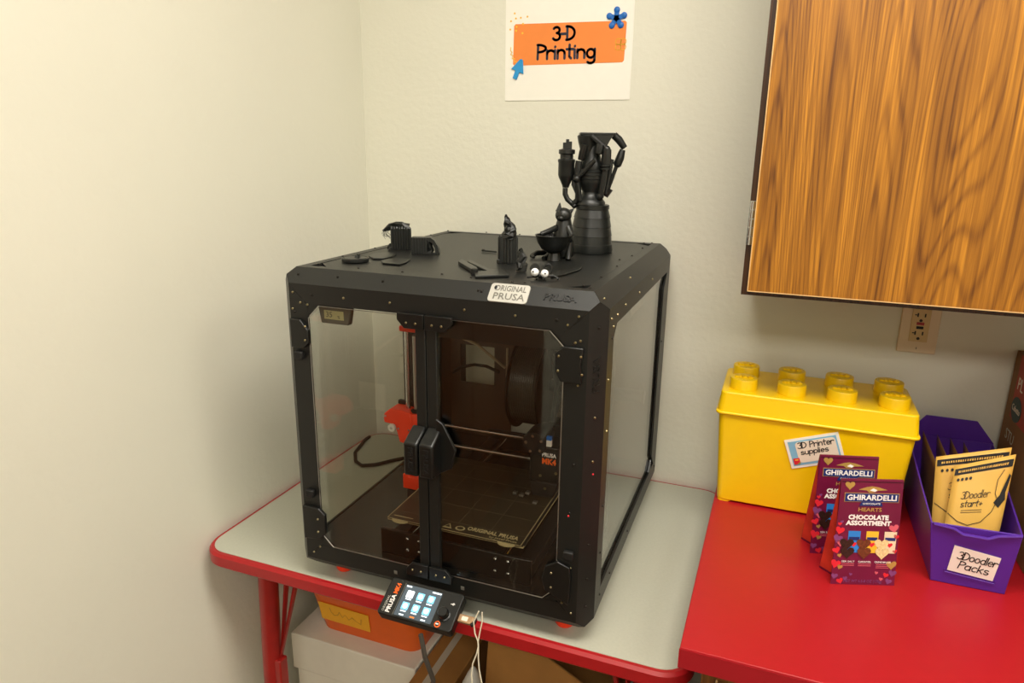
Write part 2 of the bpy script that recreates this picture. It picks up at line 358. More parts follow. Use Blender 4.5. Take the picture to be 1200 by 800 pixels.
# ================================================================== COUNTER + BASE CABINET + WALL CABINET
ZC = T + .08; CX, CY = .930, -.686
ct = tag(MB().box(CX, 2.5, CY, -.002, ZC - .034, ZC).build('countertop', 'red_top', bevel=.0015), 'red laminate countertop that carries the yellow bin', 'countertop')
MB().box(CX - .0008, 2.5, CY - .0012, CY - .0002, ZC - .034, ZC - .0022).build('front_edge', 'red_fascia', ct)
bc = empty('base_cabinet', (1.6, -.33, 0), 'wood-veneer base cabinet under the red countertop', 'cabinet')
MB().box(.962 - 1.6, 2.45 - 1.6, -.66 + .33, -.003 + .33, .08, ZC - .0345).build('body', 'oak_base', bc)
MB().box(.975 - 1.6, 2.42 - 1.6, -.62 + .33, -.01 + .33, 0, .08).build('toe_kick', 'black_m', bc)
for k in range(3):
    x0 = .985 - 1.6 + k * .49
    d = MB().box(x0, x0 + .475, -.68 + .33, -.6605 + .33, .1, ZC - .06).build('door', 'oak_base', bc, bevel=.002)
    MB().box(x0 - .002, x0 + .0005, -.681 + .33, -.6603 + .33, .1, ZC - .06).build('edge_strip', 'oak_edge', d)
    MB().tube([(x0 + .43, -.68 + .33, .62), (x0 + .43, -.70 + .33, .62), (x0 + .43, -.70 + .33, .72), (x0 + .43, -.68 + .33, .72)], .004, 8).build('handle', 'steel', d, smooth=True)
wc = empty('wall_cabinet', (1.45, -.15, T + .527), 'wall-hung oak cabinet above the yellow bin', 'cabinet')
bx, wd = .946 - 1.45, 1.0
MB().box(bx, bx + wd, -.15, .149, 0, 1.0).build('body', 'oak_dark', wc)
for k in range(2):
    x0 = bx + .0105 + k * .492; x1 = x0 + .488
    d = MB().box(x0 + .0016, x1 - .0016, -.171, -.1515, .0116, .989).build('door', 'oak', wc)
    eb = MB(); eb.box(x0, x0 + .0015, -.1715, -.1515, .010, .991); eb.box(x1 - .0015, x1, -.1715, -.1515, .010, .991); eb.box(x0, x1, -.1715, -.1515, .0100, .0115); eb.box(x0, x1, -.1715, -.1515, .9892, .991)
    eb.build('edge_strip', 'oak_edge', d)
    if k == 0:
        for zz in (.088, .80):
            h = MB(); 
            for q in range(5): h.lathe([(.0052, zz + q * .0148 + .0006), (.0052, zz + q * .0148 + .0142)], 12, (x0 - .0055, -.158, 0))
            h.box(x0 - .0095, x0 - .0015, -.1575, -.1512, zz, zz + .074)
            h.build('hinge', 'chrome', d, smooth=True)
        MB().tube([(x1 - .04, -.171, .1), (x1 - .04, -.195, .1), (x1 - .04, -.195, .2), (x1 - .04, -.171, .2)], .004, 8).build('handle', 'steel', d, smooth=True)

# ================================================================== SIGN
SX, SZ = .3766, T + .8727
sg = tag(MB().box(SX, SX + .288, -.0015, -.0003, SZ, SZ + .222).build('paper_sign', 'paper'), 'white paper sign reading 3-D Printing taped to the back wall', 'sign')
fm = frame((SX, -.0016, SZ), (1, 0, 0), (0, 0, 1))
q = [(.0195, .074), (.0195, .160), (.0195 + .2545, .158 - .0005), (.271, .0735)]
flat('banner', 'sign_or', sg, fm, [[(.022, .0745), (.268, .0755), (.2715, .079), (.2735, .1535), (.270, .157), (.024, .1605), (.0205, .157), (.0190, .078)]], 1)
hand('3-D', .0265, .0054, 'navy', sg, fm, .112, .1245, .052, 2); hand('Printing', .029, .0054, 'navy', sg, fm, .0765, .0865, .136, 2)
# balloon flower, cursor arrow, doodles
fl = MB(); fx, fy = .2515, .162
for k in range(5):
    a = math.radians(90 + 72 * k); fl.ball((fx + .0165 * math.cos(a), fy + .0165 * math.sin(a), .0018), (.0066, .0066, .0022), 12, 6)
    fl.stroke([(fx, fy), (fx + .0165 * math.cos(a), fy + .0165 * math.sin(a))], .0098, .0006, .003)
fl.xf(fm).build('blue_flower', 'blue', sg, smooth=True)
ar = MB(); R_ = Matrix.Translation((.030, .062, 0)) @ Matrix.Rotation(math.radians(-22), 4, 'Z')
ar.prism([(-.016, .0), (.016, 0), (.004, .026), (0, .028), (-.004, .026)], .0006, .003); ar.prism([(-.0055, -.017), (.0055, -.017), (.0055, .002), (-.0055, .002)], .0006, .003)
ar.xf(fm @ R_).build('blue_arrow', 'blue_l', sg, bevel=.0018)
yd = MB()
for dx, dy in ((.0215, .1825), (.013, .167), (.0245, .172), (.036, .173), (.0515, .1745), (.0115, .15), (.0265, .155), (.0415, .1605), (.0255, .147), (.0405, .1415)): yd.prism(arc(dx, dy, .0021, .0021, 0, 324, 9), .0006, .001)
yd.xf(fm).build('yellow_dots', 'yel_ink', sg)['kind'] = 'stuff'
yd = MB()
for k in range(4):
    a = math.radians(45 + 90 * k); yd.stroke(arc(.263 + .0075 * math.cos(a), .111 + .0075 * math.sin(a), .0062, .0062, 0, 360, 10), .0014, .0006, .001)
yd.xf(fm).build('yellow_flower_outline', 'yel_ink', sg)
MB().stroke([(.0135, .113), (.0125, .106), (.0165, .103), (.013, .098), (.0185, .096), (.0165, .089), (.0225, .09), (.022, .083), (.028, .082)], .0014, .0006, .001).xf(fm).build('yellow_squiggle', 'yel_ink', sg)

# ================================================================== OUTLET
ox, oz = 1.245, T + .380
ol = empty('wall_outlet', (ox + .035, 0, oz), 'ivory double wall outlet with red and black buttons under the oak cabinet', 'outlet')
MB().box(-.035, .035, -.006, -.0003, 0, .1143).build('cover_plate', 'ivory', ol, bevel=.002)
rc = MB().box(-.0166, .0166, -.008, -.0062, .024, .091).build('receptacle', 'ivory2', ol, bevel=.0006)
fm = frame((0, -.0081, .0), (1, 0, 0), (0, 0, 1))
for cz in (.0395, .0765):
    flat('slot', 'ink', rc, fm, [[(-.0078, cz + .003 - .0045), (-.0052, cz - .0015), (-.0052, cz + .0065), (-.0078, cz + .0065)], [(-.012, cz + .0015), (-.0055, cz + .0015), (-.0055, cz + .0035), (-.012, cz + .0035)],
         [(.0052, cz - .0012), (.0078, cz - .0012), (.0078, cz + .006), (.0052, cz + .006)], arc(0, cz - .0085, .003, .003, 0, 330, 11)], 1)
MB().box(-.0068, .0068, -.0098, -.0081, .0588, .0645).build('reset_button', 'red_edge', rc, bevel=.0005); MB().box(-.0062, .0062, -.0098, -.0081, .0508, .0562).build('test_button', 'ink', rc, bevel=.0005)
for sz in (.0105, .1035): MB().lathe([(.0001, -.0068), (.0028, -.0066), (.003, -.006)], 12, (0, 0, sz), 'y').build('screw', 'ivory', ol)
MB().stroke([(.0, .0085), (0, .0125)], .001, 0, .0006).xf(frame((0, -.0070, 0), (1, 0, 0), (0, 0, 1))).build('screw_slot', 'ink', ol)

# ================================================================== ENCLOSURE (black metal box with clear doors)
EO = Vector((.233, -.6501, T + .02)); EW, ED, EH, EC = .5545, .6223, .5551, .0234; ER = .0078
EM = Matrix.Translation(EO) @ Matrix.Rotation(ER, 4, 'Z'); EI = EM.inverted()
en = empty('printer_enclosure', EO, 'large black boxed printer enclosure with clear double doors standing on the grey table', 'enclosure', ER)
def rail(name, axis, sA, sB, wa, wb, t=.004):
    c = EC; cs = [(0, wa), (0, c), (c / 2, c / 2), (c, 0), (wb, 0), (wb, t), (c + t * .4, t), (c / 2 + t * .7, c / 2 + t * .7), (t, c + t * .4), (t, wa)]
    dims = {'x': (EW, ED, EH), 'y': (ED, EW, EH), 'z': (EH, EW, ED)}[axis]; n = len(cs); v = []
    for e in (0, 1):
        for a, bq in cs:
            l = max(a, bq) + .0004; l = l if e == 0 else dims[0] - l
            A = a if sA == 0 else dims[1] - a; B = bq if sB == 0 else dims[2] - bq
            v.append({'x': (l, A, B), 'y': (A, l, B), 'z': (A, B, l)}[axis])
    f = [(i, (i + 1) % n, n + (i + 1) % n, n + i) for i in range(n)] + [tuple(range(n)), tuple(range(2 * n - 1, n - 1, -1))]
    return MB().add(v, f).build(name, 'black', en)
TF = .04
FZ0, FZ1, FX0, FX1 = .054, .4995, .058, .497               # front opening
LZ0 = .037; SY0, SY1, SZ0, SZ1 = .06, .535, .058, .4995                # side openings
rail('top_rail', 'x', 0, 1, EH - FZ1, TF); rail('top_rail', 'x', 1, 1, .055, TF); rail('top_rail', 'y', 0, 1, EH - SZ1, TF); rail('top_rail', 'y', 1, 1, EH - SZ1, TF)
rail('bottom_rail', 'x', 0, 0, FZ0, TF); rail('bottom_rail', 'x', 1, 0, .055, TF); rail('bottom_rail', 'y', 0, 0, LZ0, TF); rail('bottom_rail', 'y', 1, 0, SZ0, TF)
rail('corner_post', 'z', 0, 0, SY0, FX0); rail('corner_post', 'z', 1, 0, SY0, EW - FX1); rail('corner_post', 'z', 0, 1, ED - SY1, .06); rail('corner_post', 'z', 1, 1, ED - SY1, .06)
MB().box(TF - .004, EW - TF + .004, TF - .004, ED - TF + .004, EH - .0062, EH - .0042).build('panel_bed', 'black_m', en)
r_ = rrect(TF + .001, TF + .001, EW - TF - .001, ED - TF - .001, .03, 1)
MB().prism(r_, EH - .004, EH - .0006).build('top_panel', 'black', en)
MB().prism(rrect(.006, .006, EW - .006, ED - .012, .03, 1), .030, .036).build('floor_panel', 'floor_blk', en)
# rear panel with two openings
def cells(b, xs, zs, holes, y0, y1):
    for i in range(len(xs) - 1):
        for k in range(len(zs) - 1):
            if (i, k) not in holes: b.box(xs[i], xs[i + 1], y0, y1, zs[k], zs[k + 1])
    return b
def loc(p): return EI @ p
h0, h1 = loc(onY((537, 448), -.05)), loc(onY((577, 409), -.05)); g0, g1 = loc(onY((596, 512), -.05)), loc(onY((634, 480), -.05))
xs = sorted([.022, h0.x, h1.x, g0.x, g1.x, EW - .022]); zs = sorted([.036, g0.z, g1.z, h0.z, h1.z, EH - .022])
cells(MB(), xs, zs, {(1, 3), (3, 1)}, ED - .0095, ED - .0065).build('back_panel', 'panel', en)
for sx, x0 in ((0, .0052), (1, EW - .0082)):
    p = MB().box(x0, x0 + .003, SY0 - .006, SY1 + .006, (SZ0 if sx else LZ0) - .006, SZ1 + .006).build('side_pane', 'glass', en)
    if sx == 1: p['label'] = 'clear right side pane'
g = .021                                                    # cut corners of the openings
gb = MB()
for x0, sx in ((FX0, 1), (FX1, -1)):
    for z0, sz in ((FZ0, 1), (FZ1, -1)): gb = MB().prism([(x0, z0), (x0 + sx * g, z0), (x0, z0 + sz * g)], .0004, .004, 'y').build('corner_gusset', 'black', en)
for y0, sy in ((SY0, 1), (SY1, -1)):
    for z0, sz in ((SZ0, 1), (SZ1, -1)):
        for xx in (.0004, EW - .004):
            if xx > .1 and sy == sz: continue              # the right side opening is cut only at front top and rear bottom
            if xx < .1 and sz == 1: continue
            MB().prism([(y0, z0), (y0 + sy * g, z0), (y0, z0 + sz * g)], xx, xx + .0036, 'x').build('corner_gusset', 'black', en)
# doors
GAP = .2768
def door(s):
    a, bb = (FX0 + .001, GAP - .0008) if s == 0 else (GAP + .0008, FX1 - .001); st = (bb - .0175, bb) if s == 0 else (a, a + .0175)
    d = MB().box(st[0], st[1], -.006, .004, FZ0 + .003, FZ1 - .003).build('door', 'black', en, bevel=.001)
    e = g + .001; z0, z1 = FZ0 + .002, FZ1 - .002
    if s == 0: poly = [(a + e, z0), (st[0] - .0003, z0), (st[0] - .0003, z1), (a + e, z1), (a, z1 - e), (a, .301), (a + .004, .297)][:6] + [(a, z0 + e)]
    else: poly = [(st[1] + .0003, z0), (bb - e, z0), (bb, z0 + e), (bb, z1 - e), (bb - e, z1), (st[1] + .0003, z1)]
    MB().prism(poly, .0002, .0032, 'y').build('pane', 'glass', d)
    eg = MB()                                              # bright polished rim of the pane
    for p, q in zip(poly, poly[1:] + poly[:1]):
        if abs(p[0] - q[0]) < 1e-4 and abs(p[0] - (st[0] - .0003 if s == 0 else st[1] + .0003)) < 1e-4: continue
        eg.tube([(p[0], -.0003, p[1]), (q[0], -.0003, q[1])], .0007, 5)
    eg.build('polished_rim', 'steel', d)
    k = 1 if s else -1                                     # latch plates top and bottom
    for zt, zb, xo, cut in ((.5035, .480, .0465, 1), (.0705, .046, .0425, 0)):
        if cut: pl = [(GAP + k * .001, zt), (GAP + k * xo, zt), (GAP + k * xo, zb + .013), (GAP + k * (xo - .012), zb), (GAP + k * .001, zb)]
        else: pl = [(GAP + k * .001, zb), (GAP + k * xo, zb), (GAP + k * xo, zt - .012), (GAP + k * (xo - .011), zt), (GAP + k * .001, zt)]
        MB().prism(pl, -.012, -.0065, 'y').build('latch_plate', 'black_s', d, bevel=.0008)
    # grip: hexagonal base and raised half with slanted top
    if s: MB().prism([(GAP + .018, .243), (GAP + .044, .258), (GAP + .052, .290), (GAP + .03, .331), (GAP + .018, .338)], -.012, -.0062, 'y').build('grip_base', 'black_s', d, bevel=.001)
    x0, x1 = sorted((GAP + k * .0012, GAP + k * .0255)); hb = MB()
    hb.hexa([(x0, -.040, .248), (x1, -.040, .248), (x1, -.0065, .245), (x0, -.0065, .245)], [(x0, -.040, .303), (x1, -.040, .303), (x1, -.0065, .322), (x0, -.0065, .322)])
    hd = hb.build('grip', 'black_s', d, bevel=.003)
    text('PRUSA', .012, 'silver_d' if 0 else 'black_m', hd, frame(((x0 + x1) / 2, -.0401, .275), (0, 0, -1), (1, 0, 0)), width=.044, bold=.0003, ext=.0006)
    return d
doorL = door(0); doorR = door(1)
doorL['label'] = 'left clear door with black centre stile'; doorR['label'] = 'right clear door with black centre stile'
def plate(d, poly, y0=-.0072, y1=-.0004): return MB().prism(poly, y0, y1, 'y').build('hinge_plate', 'black_s', d, bevel=.0012)
plate(doorL, [(.026, .424), (.050, .424), (.061, .434), (.061, .456), (.046, .473), (.026, .473)])
plate(doorL, [(.025, .066), (.058, .070), (.071, .084), (.071, .120), (.058, .131), (.025, .131)])
plate(doorR, [(.494, .425), (.526, .425), (.523, .452), (.526, .478), (.497, .478), (.484, .467), (.485, .440)])
plate(doorR, [(.479, .076), (.519, .058), (.521, .1), (.519, .124), (.499, .131), (.479, .118), (.474, .095)])
for d, pts in ((doorL, ((.031, .404, .0), (.034, .150, 0))), (doorR, ((.508, .138, 0),))):
    for x, z, _ in pts: MB().box(x, x + .016, -.009, -.0002, z, z + .014).build('hinge_pin', 'black_m', d, bevel=.002)
# bolts: one mesh, many copies; positions read on the face each bolt sits in
def bolt_mesh(m, r=.0021):
    o = MB().lathe([(r, 0), (r, .0008), (r * .7, .0017), (r * .35, .0018), (r * .3, .0011)], 10).build('bolt', m, en, smooth=True); return o
bolt_a = bolt_mesh('bolt'); bolt_b = bolt_mesh('bolt_d'); used = {'a': 0, 'b': 0}
def bolt(p, n, kind='a'):
    o = bolt_a if kind == 'a' else bolt_b
    if used[kind]: o = copy(o, en)
    used[kind] += 1
    o.location = p; o.rotation_mode = 'QUATERNION'; o.rotation_quaternion = Vector(n).to_track_quat('Z', 'Y')
yF = EO.y + .002
for u, k in [((344, 341.8), 'a'), ((365.8, 345.5), 'b'), ((403, 349), 'a'), ((457, 354.5), 'a'), ((544, 363), 'a'), ((603.5, 370), 'a'), ((652, 375), 'b'), ((678, 371.3), 'a'), ((665, 381), 'a'),
             ((353, 354), 'a'), ((361, 356.5), 'a'), ((344, 361), 'a'), ((674, 402), 'a'), ((346.5, 365), 'b'), ((680, 400), 'a'), ((677, 452), 'a'), ((369, 645.5), 'a'), ((376, 639.5), 'a'), ((668.5, 719), 'a'), ((658, 706.5), 'a'), ((662, 702), 'b'), ((668, 666), 'a'), ((672, 545), 'b'), ((667, 602), 'b')]:
    p = loc(onY(u, yF)); bolt((p.x, -.0001, p.z), (0, -1, 0), k)
for u, k in [((376, 605.5), 'a'), ((376.5, 620), 'a'), ((361.5, 381), 'a'), ((361.5, 397), 'a')]:
    p = loc(onY(u, yF)); bolt((p.x, -.0073, p.z), (0, -1, 0), k)
for u in [(656, 416), (655, 433), (683, 438), (682, 417), (647, 669), (646.5, 685.5)]:
    p = loc(onY(u, yF)); bolt((p.x, -.0073, p.z), (0, -1, 0), 'a')
for x in (GAP - .030, GAP - .014, GAP + .014, GAP + .030):
    for z in (.489, .058): bolt((x, -.0121, z), (0, -1, 0), 'a')
s2 = 2 ** -.5
for u in [(348.5, 321.5), (394, 325), (447, 330), (559, 341), (563, 342), (668, 351)]:           # front chamfer
    p = loc(onY(u, EO.y + EC * .45)); zz = p.z; bolt((p.x, EH - zz - .0 if 0 else EC - (zz - (EH - EC)) * 1 if 0 else (zz - (EH - EC)), zz), (0, -s2, s2), 'b')
for u in [(375.5, 310), (420, 314.5), (471.6, 319), (518, 321.5), (552, 325.5), (600, 331), (615, 331.5), (692, 337.8), (684, 334.7), (704.5, 324.7), (723, 312), (726, 304.5), (740.5, 300), (753, 291), (754.7, 285), (401.6, 300.5), (439.5, 291), (505, 275.5), (570, 272.5), (609, 275), (525, 270.6), (764, 285)]:
    p = loc(onZ(u, EO.z + EH)); bolt((p.x, p.y, EH + .0001), (0, 0, 1), 'b')
for u, k in [((766, 327), 'a'), ((750.5, 342.7), 'a'), ((733.7, 357), 'a'), ((724, 368.5), 'a'), ((716.8, 373.5), 'a'), ((719, 382.5), 'a'), ((717.5, 396), 'b'), ((712.5, 445), 'a'), ((710.5, 505), 'a'), ((706, 592.5), 'b'), ((703, 647), 'b'), ((702.5, 696), 'b'), ((714.5, 671), 'b'), ((736, 622), 'b'), ((768.5, 546), 'b'), ((777, 400), 'b')]:
    p = loc(onX(u, EO.x + EW)); bolt((EW + .0001, p.y, p.z), (1, 0, 0), k)
for u in [(708.5, 350.5), (739.7, 325)]:
    p = loc(onX(u, EO.x + EW - EC * .5)); bolt((EW - EC * .5, p.y, EH - EC * .5), (s2, 0, s2), 'a')
for z, k in ((.506, 'b'), (.37, 'a'), (.30, 'a'), (.16, 'b'), (.1, 'b'), (.05, 'b')): bolt((EW - EC * .5, EC * .5, z), (s2, -s2, 0), k)
for u in [(464, 670), (542, 689)]:
    p = loc(onY(u, yF)); MB().box(p.x - .003, p.x + .003, -.001, -.0001, p.z - .003, p.z + .003).build('magnet', 'silver_d', en)
for u in [(693.5, 558), (667.5, 602)]:
    p = loc(onY(u, EO.y + .01)); bolt_r = MB().ball((0, 0, 0), .0016, 8, 5).build('red_stud', 'red_ink', en, smooth=True); bolt_r.location = (p.x, -.0005 if p.x < EW - EC else p.x - (EW - EC), p.z)
# nameplate and embossed names
c0 = Vector((.4065, EC / 2, EH - EC / 2)); fm = frame(c0 + Vector((0, -s2, s2)) * .0003, (1, 0, 0), (0, s2, s2))
np_ = MB().prism(rrect(-.0305, -.0165, .0305, .0155, .005), 0, .0022).xf(fm).build('nameplate', 'silver', en); np_['label'] = 'silver nameplate on the front top edge'
fm2 = fm @ Matrix.Translation((0, 0, .0020))
text('ORIGINAL', .0135, 'silver_d', np_, fm2, 0.001, .0068, .049, bold=.0002); text('PRUSA', .0155, 'silver_d', np_, fm2, 0.001, -.0072, .049, bold=.0002)
flat('drop_mark', 'ink', np_, fm2, [arc(-.0225, .0075, .0022, .0032, 0, 330, 11)], 3)
text('PRUSA', .016, 'black_s', en, frame((.484, EC / 2 - .0001, EH - EC / 2 + .0001), (1, 0, 0), (0, s2, s2)), width=.05, bold=.0004, ext=.0007, name='embossed_name')
text('PRUSA', .016, 'black_s', en, frame((EW - EC / 2 + .0001, EC / 2 - .0001, .435), (0, 0, 1), (-s2, -s2, 0)), width=.055, bold=.0004, ext=.0007, name='embossed_name')
for x, y in ((.068, .05), (EW - .055, .05), (.068, ED - .06), (EW - .055, ED - .06)):
    MB().lathe([(.014, -.0195), (.016, -.016), (.016, .0035)], 20, (x, y, 0)).build('rubber_foot', 'orange', en, smooth=True)
sb = MB().prism([(.235, .470), (.36, .470), (.372, .497), (.372, .52), (.235, .52)], EW - .03, EW - .0105, 'x').build('side_bracket', 'black_s', en, bevel=.002)
MB().lathe([(.006, .458), (.006, .472)], 12, (EW - .02, .27, 0)).build('bracket_knob', 'black_m', sb, smooth=True)

# hygrometer inside the left door
hy = empty('hygrometer', EM @ Vector((.105, .012, .468)), 'small grey digital hygrometer behind the top of the left clear door', 'meter', ER)
MB().prism([(-.026, 0), (.026, 0), (.032, .03), (-.031, .03)], -.006, .006, 'y').build('case', 'hyg', hy, bevel=.002)
ds = MB().box(-.019, .018, -.0068, -.006, .008, .0225).build('display', 'hyg_s', hy)
fm = frame((0, -.0069, .008), (1, 0, 0), (0, 0, 1)); text('35', .013, 'hyg', hy, fm, -.009, .0075); text('%', .007, 'hyg', hy, fm, .009, .0045)

# ================================================================== 3D PRINTER inside the enclosure
PC = Vector((.294, .30, .0365)); PM = EM @ Matrix.Translation(PC)
pr = empty('desktop_printer', PM.translation, 'black desktop 3D printer with orange-red Z-axis parts inside the enclosure', '3D printer', ER)
PT = Matrix.Translation(-PC)
def P(b, name, m, parent=pr, **k): return b.xf(PT).build(name, m, parent, **k)
ZX, ZY = .100, .250
for s, x in ((1, ZX), (-1, .588 - ZX)):
    P(MB().tube([(x, ZY, .07), (x, ZY, .404)], .005, 14), 'smooth_rod', 'chrome', smooth=True)
    P(MB().tube([(x + s * .017, ZY, .07), (x + s * .017, ZY, .39)], .004, 12), 'lead_screw', 'steel', smooth=True)
    P(MB().box(*sorted((x - s * .009, x + s * .027)), ZY - .014, ZY + .02, .400, .411), 'rod_top_holder', 'orange', bevel=.002)
    q = MB(); xa = lambda d: x + s * d
    q.prism([(xa(-.010), .062), (xa(.028), .062), (xa(.028), .09), (xa(.004), .09), (xa(.004), .099), (xa(-.010), .094)], ZY - .014, ZY + .018, 'y'); P(q, 'motor_mount', 'orange', bevel=.002)
    P(MB().box(*sorted((x + s * .0, x + s * .038)), ZY - .016, ZY + .026, .037, .0615), 'stepper_motor', 'black_m', bevel=.002)
    q = MB()                                               # X carriage end: sleeve, arm and tapered pocket
    k_ = 1 if s == 1 else .45
    q.prism([(xa(-.046 * k_), .214), (xa(-.044 * k_), .226), (xa(-.030 * k_), .238)] + [(xa(-.008), .238), (xa(.016), .234), (xa(.020), .205), (xa(.014), .166), (xa(-.010), .168), (xa(-.020 * k_), .205), (xa(-.044 * k_), .206)], ZY - .022, ZY + .012, 'y')
    xe = P(q, 'x_axis_end', 'orange', bevel=.002)
    P(MB().lathe([(.017, .208), (.018, .212), (.018, .228), (.0165, .232)], 20, (xa(.020), ZY - .004, 0)), 'nut_sleeve', 'orange', xe, smooth=True)
    P(MB().lathe([(.011, .2322), (.011, .236), (.0065, .237)], 16, (xa(.020), ZY - .004, 0)), 'lead_nut', 'black_m', xe, smooth=True)
    if s == -1: continue
    P(MB().lathe([(.003, ZY - .03), (.008, ZY - .03), (.008, ZY - .024)], 14, (xa(-.024), 0, .200), 'y'), 'idler_pulley', 'white', xe, smooth=True)
    P(MB().lathe([(.002, ZY - .031), (.003, ZY - .0302)], 10, (xa(-.024), 0, .200), 'y'), 'pulley_bolt', 'steel', xe)
    P(MB().box(*sorted((xa(-.03), xa(.004))), ZY + .012, ZY + .02, .236, .245), 'bearing_clip', 'black_m', xe)
    for dx, z in ((-.041, .221), (-.012, .198), (.012, .198), (.012, .172)):
        P(MB().lathe([(.0022, 0), (.0018, -.0012)], 8, (xa(dx), ZY - .0222, z), 'y'), 'screw', 'steel', xe)
fr_ = MB()                                                 # portal frame, one black sheet
fr_.prism([(.075, .04), (.075, .435), (.513, .435), (.513, .04), (.455, .04), (.44, .385), (.148, .385), (.133, .04)], ZY + .03, ZY + .036, 'y'); P(fr_, 'portal_frame', 'black_s')
for z in (.212, .171): P(MB().tube([(ZX, ZY, z), (.588 - ZX, ZY, z)], .004, 12), 'x_rod', 'chrome', smooth=True)
for x in (.205, .383): P(MB().tube([(x, .055, .07), (x, .55, .07)], .004, 10), 'y_rod', 'chrome', smooth=True)
for x in (.155, .405): P(MB().box(x, x + .028, .06, .55, .0375, .062), 'base_extrusion', 'black_m', bevel=.001)
P(MB().box(.15, .438, .048, .0545, .037, .084), 'front_plate', 'black_s', bevel=.001)
P(MB().box(.15, .438, .552, .558, .037, .084), 'rear_plate', 'black_s', bevel=.001)
fb = P(MB().lathe([(.0034, 0), (.0034, -.002), (.002, -.0035)], 10, (0, 0, 0), 'y').xf(Matrix.Translation(PC)), 'plate_bolt', 'chrome', smooth=True); first = True
for u in [(477, 631.5), (490.5, 635), (477.5, 644.5), (491, 647.5), (579.5, 655.5), (594.5, 659), (579.5, 669.5), (594.5, 673)]:
    p = loc(onY(u, EO.y + .048)); o = fb if first else copy(fb, pr); first = False; o.location = Vector((p.x, .0478, p.z)) - PC
# heated bed with the steel sheet
BX0, BX1, BY0, BY1, BZ = .166, .420, .045, .322, .110
hb = P(MB().prism(rrect(BX0 - .002, BY0 + .004, BX1 + .004, BY1 - .004, .006), BZ - .006, BZ - .0025), 'heated_bed', 'black_m')
P(MB().tube([(BX0, BY0 + .003, BZ - .004), (BX1 + .003, BY0 + .003, BZ - .004), (BX1 + .0045, BY1 - .01, BZ - .004)], .0013, 6), 'bed_rim', 'sheet_ln', hb)
P(MB().box(.215, .372, .1, .28, .078, .086), 'y_carriage', 'black_m')
for x in (.22, .367):
    for y in (.11, .27): P(MB().tube([(x, y, .086), (x, y, BZ - .006)], .004, 8), 'spacer', 'steel')
tabs = rrect(BX0, BY0, BX1, BY1, .004, 2)
sh = P(MB().prism(tabs, BZ - .0022, BZ), 'print_sheet', 'sheet')
P(MB().prism(arc(BX0 + .026, BY0 + .001, .016, .009, 180, 360, 8), BZ - .0022, BZ - .0002).prism(arc(BX1 - .026, BY0 + .001, .016, .009, 180, 360, 8), BZ - .0022, BZ - .0002), 'sheet_tab', 'sheet_ln', sh)
fm = PT @ frame((BX0, BY0, BZ + .0001), (1, 0, 0), (0, 1, 0)); W_, D_ = BX1 - BX0, BY1 - BY0; ln = MB()
for k in range(5): ln.box(.002 + k * .0625 - .0003, .002 + k * .0625 + .0003, .03, D_ - .02, 0, .0002)
for k in range(5): ln.box(.002, W_ - .002, .03 + k * .056 - .0003, .03 + k * .056 + .0003, 0, .0002)
ln.xf(fm).build('grid_lines', 'sheet_gr', sh)
ed = MB(); ed.box(0, W_, 0, .0012, 0, .0003); ed.box(W_ - .0012, W_, 0, D_, 0, .0003); ed.box(0, .0012, 0, D_, 0, .0003); ed.xf(fm).build('sheet_rim', 'sheet_ln', sh)
text('ORIGINAL PRUSA', .015, 'sheet_ln', sh, fm, W_ - .058, .019, .094, bold=.0004); text('by Josef Prusa', .008, 'sheet_ln', sh, fm, W_ - .035, .008, .05)
ic = []
for k in (0, 1): x = .092 + k * .022; ic += [[(x - .0085, .008), (x + .0085, .008), (x, .023)]]
ic.append(arc(.137, .014, .009, .007, 0, 330, 11)); flat('warning_icons', 'sheet_ln', sh, fm, ic, 1)
flat('warning_icon_marks', 'sheet', sh, fm, [[(x - .005, .0105), (x + .005, .0105), (x, .0195)] for x in (.092, .114)] + [arc(.137, .014, .006, .0045, 0, 330, 11)], 2)
flat('fine_print', 'sheet_ln', sh, fm, [[(.008, .011), (.046, .011), (.046, .0125), (.008, .0125)]], 1)
# extruder
ex = P(MB().box(.378, .434, .205, .262, .150, .222), 'extruder', 'black_s', bevel=.003)
P(MB().hexa([(.384, .208, .118), (.424, .208, .118), (.424, .25, .118), (.384, .25, .118)], [(.378, .205, .149), (.434, .205, .149), (.434, .262, .149), (.378, .262, .149)]), 'part_fan_duct', 'black_m', ex, bevel=.002)
P(MB().lathe([(.006, .111), (.0085, .118)], 12, (.404, .23, 0)), 'nozzle', 'bolt', ex)
P(MB().lathe([(.022, .200), (.024, .204), (.024, .24), (.02, .262)], 24, (.388, 0, .226), 'y'), 'gear_housing', 'black_m', ex, smooth=True)
for a in range(5): P(MB().lathe([(.0034, .200), (.0028, .1975)], 10, (.388 + .016 * math.cos(a * 1.256 + .5), 0, .226 + .016 * math.sin(a * 1.256 + .5)), 'y'), 'gear_screw', 'chrome', ex, smooth=True)
P(MB().box(.393, .433, .262, .30, .175, .245), 'motor', 'black_m', ex, bevel=.003)
P(MB().box(.412, .421, .198, .2045, .226, .238), 'wire_label', 'white', ex); P(MB().box(.412, .421, .198, .2045, .2382, .245), 'wire_plug', 'blue', ex)
fm = PT @ frame((.416, .2046, .199), (1, 0, 0), (0, 0, 1)); lb = flat('name_label', 'ink', ex, fm, [rrect(-.0165, -.02, .0165, .016, .003)], 1)
text('PRUSA', .0105, 'white_ink', ex, fm, 0, .007, .027, 2, bold=.0003); text('MK4', .0155, 'or_ink', ex, fm, 0, -.006, .027, 2, bold=.0006)
for x, z in ((.40, .163), (.43, .172), (.41, .138)): P(MB().lathe([(.003, .2045), (.002, .202)], 8, (x, 0, z), 'y'), 'cover_screw', 'bolt', ex)
